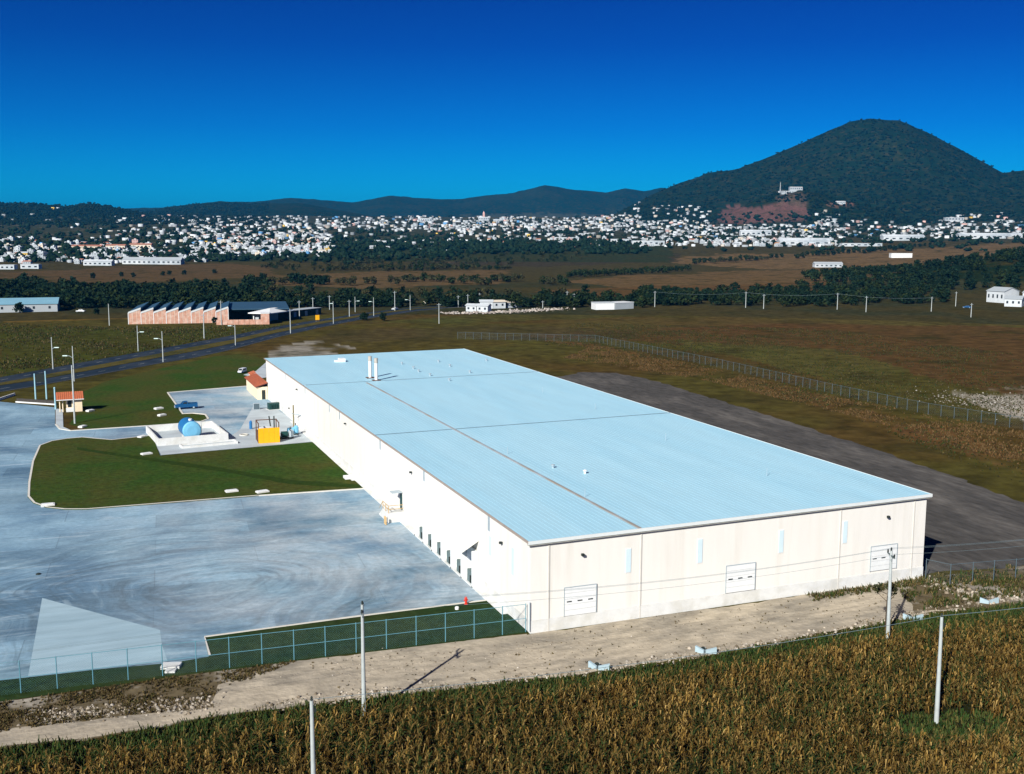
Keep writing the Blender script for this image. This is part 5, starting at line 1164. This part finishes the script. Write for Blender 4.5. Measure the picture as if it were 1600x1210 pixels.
big('market_hall', 'long white hall with a pink front at the town edge below the mountain', 1255, 383, 78, 22, 6, M_hw, M_hw, 'gable'); big('market_hall', 'long pale hall right of the pink fronted one', 1345, 385, 60, 14, 4, M_hw, M_hf); big('market_hall', 'white hall before the palms right of the town', 1410, 376, 70, 18, 6, M_hw, M_hw, 'gable')
big('market_hall', 'long white hall at the far right under the wooded slope', 1545, 373, 110, 16, 6, M_hw, M_hw, 'gable', nwin=10); big('market_hall', 'pale hall left of the red quarry foot', 1180, 368, 60, 16, 7, M_hw, M_hw, 'gable')
big('row_house', 'leftmost long pink roofed terrace at the left of the town', 137, 391, 40, 9, 5, M_hc, M_hr, 'gable', 'terrace', nwin=8); big('row_house', 'middle pink roofed terrace at the left of the town', 182, 390, 26, 9, 5, M_hc, M_hr, 'gable', 'terrace'); big('row_house', 'rightmost pink roofed terrace at the left of the town', 221, 388.5, 30, 9, 5, M_hc, M_hr, 'gable', 'terrace')
big('greenhouse', 'very long pale shed at the left edge of the town', 240, 413, 64, 14, 4.5, M_hw, M_hg, 'gable', 'shed', nwin=12); big('greenhouse', 'pale shed left of the very long one', 155, 415, 30, 10, 4, M_hw, M_hw, 'gable', 'shed'); big('greenhouse', 'short white shed farthest left on the town edge', 14, 421, 14, 8, 4, M_hw, M_hw, 'flat', 'shed', nwin=3); big('greenhouse', 'white shed second from the left on the town edge', 49, 420, 18, 8, 4, M_hw, M_hw, 'flat', 'shed', nwin=3)
big('town_block', 'lone bright white house amid dark trees left of centre', 590, 383, 9, 9, 7, M_hw, M_hw, nwin=2); big('town_block', 'lone white house right of its twin amid dark trees', 600, 383, 8, 9, 6, M_hw, M_hw, nwin=2); big('town_block', 'lone small white house in the dark trees of the centre', 674, 384, 8, 8, 5, M_hw, M_hw, nwin=2)
big('field_store', 'white store in the tan field at the right', 1407, 403, 26, 9, 5, M_white, M_white, 'flat', 'store', nwin=0, r0=600); big('field_barn', 'pale barn with a low roof in the tan field below the store', 1293, 418, 30, 10, 3.6, M_hw, M_hg, 'gable', 'barn', r0=500)
# villa and mast on the knoll, house on the quarry bench
big('hilltop_villa', 'pale villa with flat roofs on the knoll before the mountain', 1243, 298, 34, 16, 9, M_hg, M_hw, r0=2500); big('hilltop_villa', 'low pale wing beside the hilltop villa', 1232, 302, 40, 12, 5, M_hg, M_hf, r0=2500)
big('hillside_house', 'white house on the red cut of the mountain slope', 1313, 319, 24, 10, 7, M_hw, M_hw, r0=2500); big('hillside_house', 'pale terraced house low on the right mountain slope', 1490, 345, 50, 14, 8, M_hg, M_hf, r0=2500)
p = GT(1219, 301, 2500, 5000, 900)
if p is not None:
    t = thing('radio_mast', 'thin pale radio mast beside the hilltop villa', 'mast', p); m = MB()
    for a in range(3): m.rod((2 * math.cos(a * 2.1), 2 * math.sin(a * 2.1), -2), (.3 * math.cos(a * 2.1), .3 * math.sin(a * 2.1), 32), .5, .3, 5)
    m.build('lattice', M_hw, t); m = MB(); m.box((-5, -4, -3), (5, 4, 4)); m.build('base_hut', M_hw, t)
# town trees: one mass of small crowns between the houses
TVv = []; TCc = []
rng = np.random.default_rng(3); n_t = 0
oct_v = np.array([(1, 0, .4), (0, 1, .5), (-1, 0, .4), (0, -1, .5), (0, 0, 1.25), (.1, 0, -.3)]); oct_f = np.array([(0, 1, 4), (1, 2, 4), (2, 3, 4), (3, 0, 4), (1, 0, 5), (2, 1, 5), (3, 2, 5), (0, 3, 5)])
def crown_mass(name, label, pts, s0, s1, cols):
    V = []; F = []; C = []; k = 0
    for p in pts:
        for j in range(3):
            s = rng.uniform(s0, s1); a = rng.random() * 6.28; v = oct_v * (s * rng.uniform(.7, 1.1), s * rng.uniform(.7, 1.1), s * rng.uniform(.7, 1.1)) + rng.normal(size=(6, 3)) * s * .16
            c, q = math.cos(a), math.sin(a); o = rng.normal(size=3) * s * .6; o[2] = abs(o[2]) * .5
            V.append(np.stack([v[:, 0] * c - v[:, 1] * q + p[0] + o[0], v[:, 0] * q + v[:, 1] * c + p[1] + o[1], v[:, 2] + p[2] + o[2]], 1)); F.append(oct_f + k); k += 6; C.append(np.tile(cols[rng.integers(0, len(cols))] * rng.uniform(.75, 1.25), (6, 1)))
    if V: tag(raw_mesh(name, np.concatenate(V), np.concatenate(F), M_leaf, np.concatenate(C)), label, 'trees', kind='stuff')
pts = []
for _ in range(2300):
    px = random.uniform(-20, 1640); py = random.uniform(334, 412) if px < 700 else random.uniform(334, 394)
    d = dens(px, py)
    if py > 388 - (px > 1000) * 6 and px > 340 and random.random() < .7: continue
    p = GT(px, py, 900, 4800, 400)
    if p is not None: pts.append(p)
for _ in range(900):
    px = random.uniform(330, 1010); py = random.uniform(374, 408) if px < 720 else random.uniform(376, 398)
    if dens(px, py) > .5 or (px < 520 and py < 396): continue
    p = GT(px, py, 900, 4800, 400)
    if p is not None: pts.append(p)
crown_mass('town_trees', 'dark trees growing all through the far town', pts, 3.0, 5.4, GREENS[2])
pts = []
for _ in range(7500):
    if random.random() < .62: px = random.uniform(960, 1640); py = random.uniform(186, 350)
    else: px = random.uniform(-20, 420); py = random.uniform(318, 352)
    p = GT(px, py, 2200, 7000, 330)
    if p is not None and not (1118 < px < 1266 and 318 < py < 352): pts.append(p)
crown_mass('hill_woods', 'scrubby woods covering the mountain and the left hills', pts, 2.4, 4.6, np.concatenate([GREENS[0], GREENS[2]]) * .55)

# ================================================================== CORN FIELD, WEEDS, RUBBLE
def corn():
    rng = np.random.default_rng(21); PR = []
    for k in range(14):
        V = []; C = []
        dry = rng.random() < .68
        sc = np.array([(.17, .105, .026), (.27, .18, .060), (.095, .056, .015), (.05, .032, .010), (.13, .074, .018)]) if dry else np.array([(.026, .050, .014), (.04, .06, .018), (.07, .068, .02), (.15, .10, .03)])
        h = rng.uniform(1.7, 2.3)
        def quad(a, b, c, d, col): V.extend([a, b, c, d]); C.extend([col] * 4)
        lean = rng.normal(size=2) * .12
        for ax in ((.018, 0), (0, .018)): quad((-ax[0], -ax[1], 0), (ax[0], ax[1], 0), (lean[0] + ax[0], lean[1] + ax[1], h), (lean[0] - ax[0], lean[1] - ax[1], h), sc[2])
        for j in range(9):
            z = h * (.28 + .075 * j); a = rng.random() * 6.28; L_ = rng.uniform(.3, .6) if dry else rng.uniform(.45, .85); w = rng.uniform(.035, .065); d = np.array([math.cos(a), math.sin(a)]); nn = np.array([-d[1], d[0]]) * w; col = sc[rng.integers(0, len(sc))] * rng.uniform(.75, 1.3); b = lean * z / h
            up1 = rng.uniform(.12, .32); dn = rng.uniform(-.85, -.15) if dry else rng.uniform(-.15, .2)
            p0 = (b[0], b[1], z); p1 = (b[0] + d[0] * L_ * .45, b[1] + d[1] * L_ * .45, z + up1); p2 = (b[0] + d[0] * L_, b[1] + d[1] * L_, z + up1 + dn)
            quad((p0[0] - nn[0] * .6, p0[1] - nn[1] * .6, p0[2]), (p0[0] + nn[0] * .6, p0[1] + nn[1] * .6, p0[2]), (p1[0] + nn[0], p1[1] + nn[1], p1[2]), (p1[0] - nn[0], p1[1] - nn[1], p1[2]), col)
            quad((p1[0] - nn[0], p1[1] - nn[1], p1[2]), (p1[0] + nn[0], p1[1] + nn[1], p1[2]), (p2[0] + nn[0] * .25, p2[1] + nn[1] * .25, p2[2]), (p2[0] - nn[0] * .25, p2[1] - nn[1] * .25, p2[2]), col)
        for j in range(3):
            a = rng.random() * 6.28; q = (lean[0] + math.cos(a) * .12, lean[1] + math.sin(a) * .12, h + .28); quad((lean[0] - .012, lean[1], h), (lean[0] + .012, lean[1], h), (q[0] + .012, q[1], q[2]), (q[0] - .012, q[1], q[2]), sc[1] * .9)
        PR.append((np.array(V), np.array(C)))
    # rows run away from the camera, a touch to the left
    poly_px = [(-80, 1235), (250, 1190), (330, 1172), (450, 1150), (560, 1135), (660, 1122), (900, 1096), (1100, 1070), (1240, 1045), (1330, 1026), (1480, 1004), (1680, 972), (1760, 1330), (-120, 1330)]
    poly = PG(poly_px); xs_ = [p[0] for p in poly]; ys_ = [p[1] for p in poly]
    ra = R(90) - YAW + R(4); d = np.array([math.cos(ra), math.sin(ra)]); n = np.array([-d[1], d[0]]); c0 = np.array([np.mean(xs_), np.mean(ys_)])
    U, Vv = np.meshgrid(np.arange(-75, 75, .29), np.arange(-75, 75, .74)); P = c0 + U.ravel()[:, None] * d + Vv.ravel()[:, None] * n; P = P + rng.normal(size=P.shape) * (.09, .09)
    ok = inpoly(P[:, 0], P[:, 1], poly); P = P[ok]
    px, py, z = pix(np.concatenate([P, np.zeros((len(P), 1))], 1)); ok = (px > -80) & (px < 1690) & (py < 1300)
    ok &= ~((np.hypot((px - 1480) / 95, (py - 1150) / 34) < 1)) & ~(np.hypot((px - 1330) / 40, (py - 1215) / 10) < 1)
    ok &= ~((px < 330) & (py < 1190 + (330 - px) * .05))
    P = P[ok]; gap = fbm(P[:, 0] / 3.0, P[:, 1] / 3.0, 3); P = P[gap > .24]
    greenish = fbm(P[:, 0] / 9 + 30, P[:, 1] / 9, 3)
    Vs = []; Cs = []
    gi = [k for k in range(14) if PR[k][1][:, 1].mean() > PR[k][1][:, 0].mean() * .9]; di = [k for k in range(14) if k not in gi]
    uu = (P - c0) @ d; vv = (P - c0) @ n; rowtone = fbm(uu / 3.5 + 50, vv / .9, 3)
    for (x, y), g, g2 in zip(P, greenish, rowtone):
        k = rng.choice(gi) if (gi and rng.random() < (.5 if g > .56 else .22)) else rng.choice(di); V, C = PR[k]; a = rng.random() * 6.28; c, q = math.cos(a), math.sin(a); s = rng.uniform(.75, 1.15)
        Vs.append(np.stack([(V[:, 0] * c - V[:, 1] * q) * s + x, (V[:, 0] * q + V[:, 1] * c) * s + y, V[:, 2] * s], 1)); Cs.append(C * rng.uniform(.7, 1.25) * (.38 + 1.0 * float(g2)))
    V = np.concatenate(Vs); print('corn plants', len(P), 'verts', len(V))
    tag(raw_mesh('corn_crop', V, np.arange(len(V)).reshape(-1, 4), M_corn, np.concatenate(Cs)), 'ripening field of brown and green corn across the foreground', 'corn', kind='stuff')
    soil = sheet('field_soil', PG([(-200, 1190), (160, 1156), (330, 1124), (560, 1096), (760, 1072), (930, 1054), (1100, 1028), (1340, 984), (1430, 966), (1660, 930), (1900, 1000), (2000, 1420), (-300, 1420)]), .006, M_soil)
corn()
def weeds(name, label, poly_px, n, h0, h1, cols, seed, w=.05, blades=6, dens_fn=None):
    rng = np.random.default_rng(seed); poly = PG(poly_px); xs_ = [p[0] for p in poly]; ys_ = [p[1] for p in poly]
    P = np.stack([rng.uniform(min(xs_), max(xs_), n * 6), rng.uniform(min(ys_), max(ys_), n * 6)], 1); P = P[inpoly(P[:, 0], P[:, 1], poly)]
    if dens_fn: P = P[fbm(P[:, 0] / dens_fn, P[:, 1] / dens_fn, 4) + rng.normal(size=len(P)) * .13 > .54]
    P = P[:n]; m = len(P)
    if m == 0: return
    V = np.zeros((m, blades, 4, 3)); C = np.zeros((m, blades, 4, 3)); h = rng.uniform(h0, h1, (m, 1)); a = rng.uniform(0, 6.28, (m, blades)); L_ = h * rng.uniform(.5, 1.1, (m, blades)); sp = h * rng.uniform(.15, .7, (m, blades)); ww = w * rng.uniform(.6, 1.6, (m, blades))
    bx = P[:, :1] + rng.normal(size=(m, blades)) * h * .3; by = P[:, 1:] + rng.normal(size=(m, blades)) * h * .3
    dx, dy = np.cos(a), np.sin(a)
    V[:, :, 0] = np.stack([bx - dy * ww, by + dx * ww, bx * 0], -1); V[:, :, 1] = np.stack([bx + dy * ww, by - dx * ww, bx * 0], -1)
    V[:, :, 2] = np.stack([bx + dx * sp + dy * ww * .5, by + dy * sp - dx * ww * .5, L_], -1); V[:, :, 3] = np.stack([bx + dx * sp - dy * ww * .5, by + dy * sp + dx * ww * .5, L_], -1)
    cc = cols[rng.integers(0, len(cols), (m, blades))] * rng.uniform(.7, 1.3, (m, blades))[..., None]; C[:] = cc[:, :, None, :]
    V = V.reshape(-1, 3); tag(raw_mesh(name, V, np.arange(len(V)).reshape(-1, 4), M_corn, C.reshape(-1, 3)), label, 'weeds', kind='stuff')
WG = np.array([(.030, .055, .014), (.022, .045, .012), (.05, .062, .018), (.08, .07, .022)]); WB = np.array([(.10, .075, .03), (.07, .05, .022), (.05, .05, .018), (.15, .11, .05)])
weeds('ditch_weeds', 'dark green weeds in the ditch between dirt strip and corn', [(-100, 1185), (160, 1158), (330, 1126), (560, 1098), (760, 1076), (930, 1058), (1100, 1032), (1340, 988), (1440, 968), (1680, 935), (1680, 985), (1480, 1016), (1330, 1040), (1100, 1076), (900, 1102), (660, 1130), (450, 1160), (250, 1205), (-100, 1245)], 7500, .25, .75, WG, 1, .05, 7)
weeds('pole_clearing_weeds', 'low weeds in the clearing round the cornfield pole', [(1380, 1120), (1590, 1110), (1620, 1190), (1260, 1240), (1260, 1190)], 1200, .2, .55, WG, 2, .05, 7)
weeds('verge_weeds', 'dry brown weeds along the verge below the yard fence', [(470, 1032), (370, 1047), (300, 1055), (0, 1098), (-100, 1115), (-100, 1160), (100, 1130), (300, 1108), (345, 1080)], 2600, .06, .26, WB * .9, 3, .04, 6, 2.2)
weeds('dirt_weeds', 'scattered weeds on the bare earth strip', [(829, 990), (1440, 905), (1620, 915), (1430, 960), (1100, 1022), (700, 1075), (400, 1108), (480, 1034)], 260, .05, .2, WB, 4, .035, 5, 2.0)
weeds('corner_scrub', 'green scrub round the fence right of the warehouse corner', [(1400, 925), (1445, 905), (1640, 878), (1700, 940), (1560, 935), (1440, 955)], 1100, .15, .6, np.concatenate([WG, WB]), 5, .05, 7, 2.0)
weeds('wall_weeds', 'low weeds growing along the foot of the front wall', [(1260, 932), (1440, 906), (1445, 914), (1270, 940)], 260, .2, .6, np.concatenate([WG, WB]), 6, .05, 6)
weeds('pasture_weeds', 'rough pasture weeds beyond the gravel lot', [(850, 540), (940, 545), (1150, 592), (1350, 662), (1640, 780), (1640, 560), (1300, 515), (900, 505)], 16000, .12, .38, np.concatenate([WB * .62, WG * .8]), 7, .09, 4, 14.0)
weeds('fence_line_weeds', 'tall dry grass along the grey perimeter fence', [(880, 560), (930, 540), (1120, 578), (1300, 620), (1600, 676), (1600, 730), (1350, 655), (1100, 595)], 7000, .12, .42, np.array([(.12, .066, .026), (.085, .05, .02), (.06, .05, .018), (.14, .09, .04)]), 8, .08, 4, 7.0)
weeds('far_verge_weeds', 'rough grass on the open ground across the road', [(0, 505), (200, 512), (450, 508), (250, 545), (0, 590)], 3500, .25, .6, np.concatenate([WG, WB * .8]), 9, .12, 4, 18.0)
def rubble(name, label, line_px, n, spread, s0, s1, seed, cols):
    rng = np.random.default_rng(seed); L_ = np.array([G(*p)[:2] for p in line_px]); V = []; F = []; C = []; k = 0
    for _ in range(n):
        i = rng.integers(0, len(L_) - 1); t = rng.random(); p = L_[i] * (1 - t) + L_[i + 1] * t + rng.normal(size=2) * spread; s = s0 + (s1 - s0) * rng.random() ** 2.5
        v = np.array([(1, 0, 0), (.3, .9, 0), (-.8, .6, 0), (-.8, -.6, 0), (.3, -.9, 0), (.5, .3, .7), (-.4, .3, .8), (0, -.5, .75)]) * s * (.7 + .6 * rng.random(3)) + rng.normal(size=(8, 3)) * s * .12
        a = rng.random() * 6.28; c, q = math.cos(a), math.sin(a); V.append(np.stack([v[:, 0] * c - v[:, 1] * q + p[0], v[:, 0] * q + v[:, 1] * c + p[1], v[:, 2]], 1))
        F.append(np.array([(0, 1, 5), (1, 6, 5), (1, 2, 6), (2, 3, 6), (3, 7, 6), (3, 4, 7), (4, 0, 7), (0, 5, 7), (5, 6, 7)]) + k); k += 8; C.append(np.tile(cols[rng.integers(0, len(cols))] * rng.uniform(.7, 1.2), (8, 1)))
    tag(raw_mesh(name, np.concatenate(V), np.concatenate(F), M_corn, np.concatenate(C)), label, 'rubble', kind='stuff')
SC1 = np.array([(.38, .33, .26), (.32, .28, .22), (.42, .38, .32), (.16, .13, .09), (.22, .18, .13)])
rubble('ditch_rubble', 'pale stones and clods along the lower edge of the dirt strip', [(400, 1106), (560, 1088), (700, 1074), (930, 1048), (1100, 1022), (1340, 980), (1430, 960), (1600, 928)], 2200, .6, .03, .22, 1, SC1)
rubble('dirt_clods', 'small stones scattered over the bare earth strip', [(500, 1050), (700, 1035), (930, 1010), (1200, 960), (1400, 930)], 1500, 2.6, .02, .11, 2, SC1)
rubble('track_rubble', 'broken pale rubble along the track at the lower left', [(60, 1120), (150, 1112), (260, 1105), (330, 1100)], 900, .9, .03, .20, 3, SC1 * .9)
rubble('corner_rubble', 'pale rubble tipped right of the warehouse corner', [(1440, 905), (1500, 925), (1560, 940), (1620, 930)], 520, .9, .06, .34, 4, SC1)
rubble('field_rubble', 'white rubble heaps on the field at the right edge', [(1510, 620), (1560, 628), (1620, 640), (1680, 645)], 1500, 7.0, .05, .28, 5, np.array([(.36, .34, .30), (.28, .26, .22), (.20, .18, .14)]))
rubble('site_rubble', 'grey rubble banks round the white block sheds', [(700, 490), (760, 489), (820, 486), (880, 483)], 600, 3.5, .2, .9, 6, np.array([(.40, .37, .34), (.30, .26, .23), (.48, .42, .36)]))

# ================================================================== HAZE
def haze():
    m = bpy.data.materials.new('haze_air'); m.use_nodes = True; t = m.node_tree; t.nodes.clear(); v = t.nodes.new('ShaderNodeVolumePrincipled'); o = t.nodes.new('ShaderNodeOutputMaterial')
    v.inputs['Color'].default_value = (.01, .32, .76, 1); v.inputs['Density'].default_value = 4.8e-5; v.inputs['Anisotropy'].default_value = 0.0
    t.links.new(v.outputs[0], o.inputs['Volume'])
    b = MB(); b.box((-40000, -40000, -5), (40000, 40000, 640)); ob = b.build('haze', m); tag(ob, kind='stuff'); ob['label'] = 'thin blue haze in the air over the valley'; ob['category'] = 'haze'
haze()
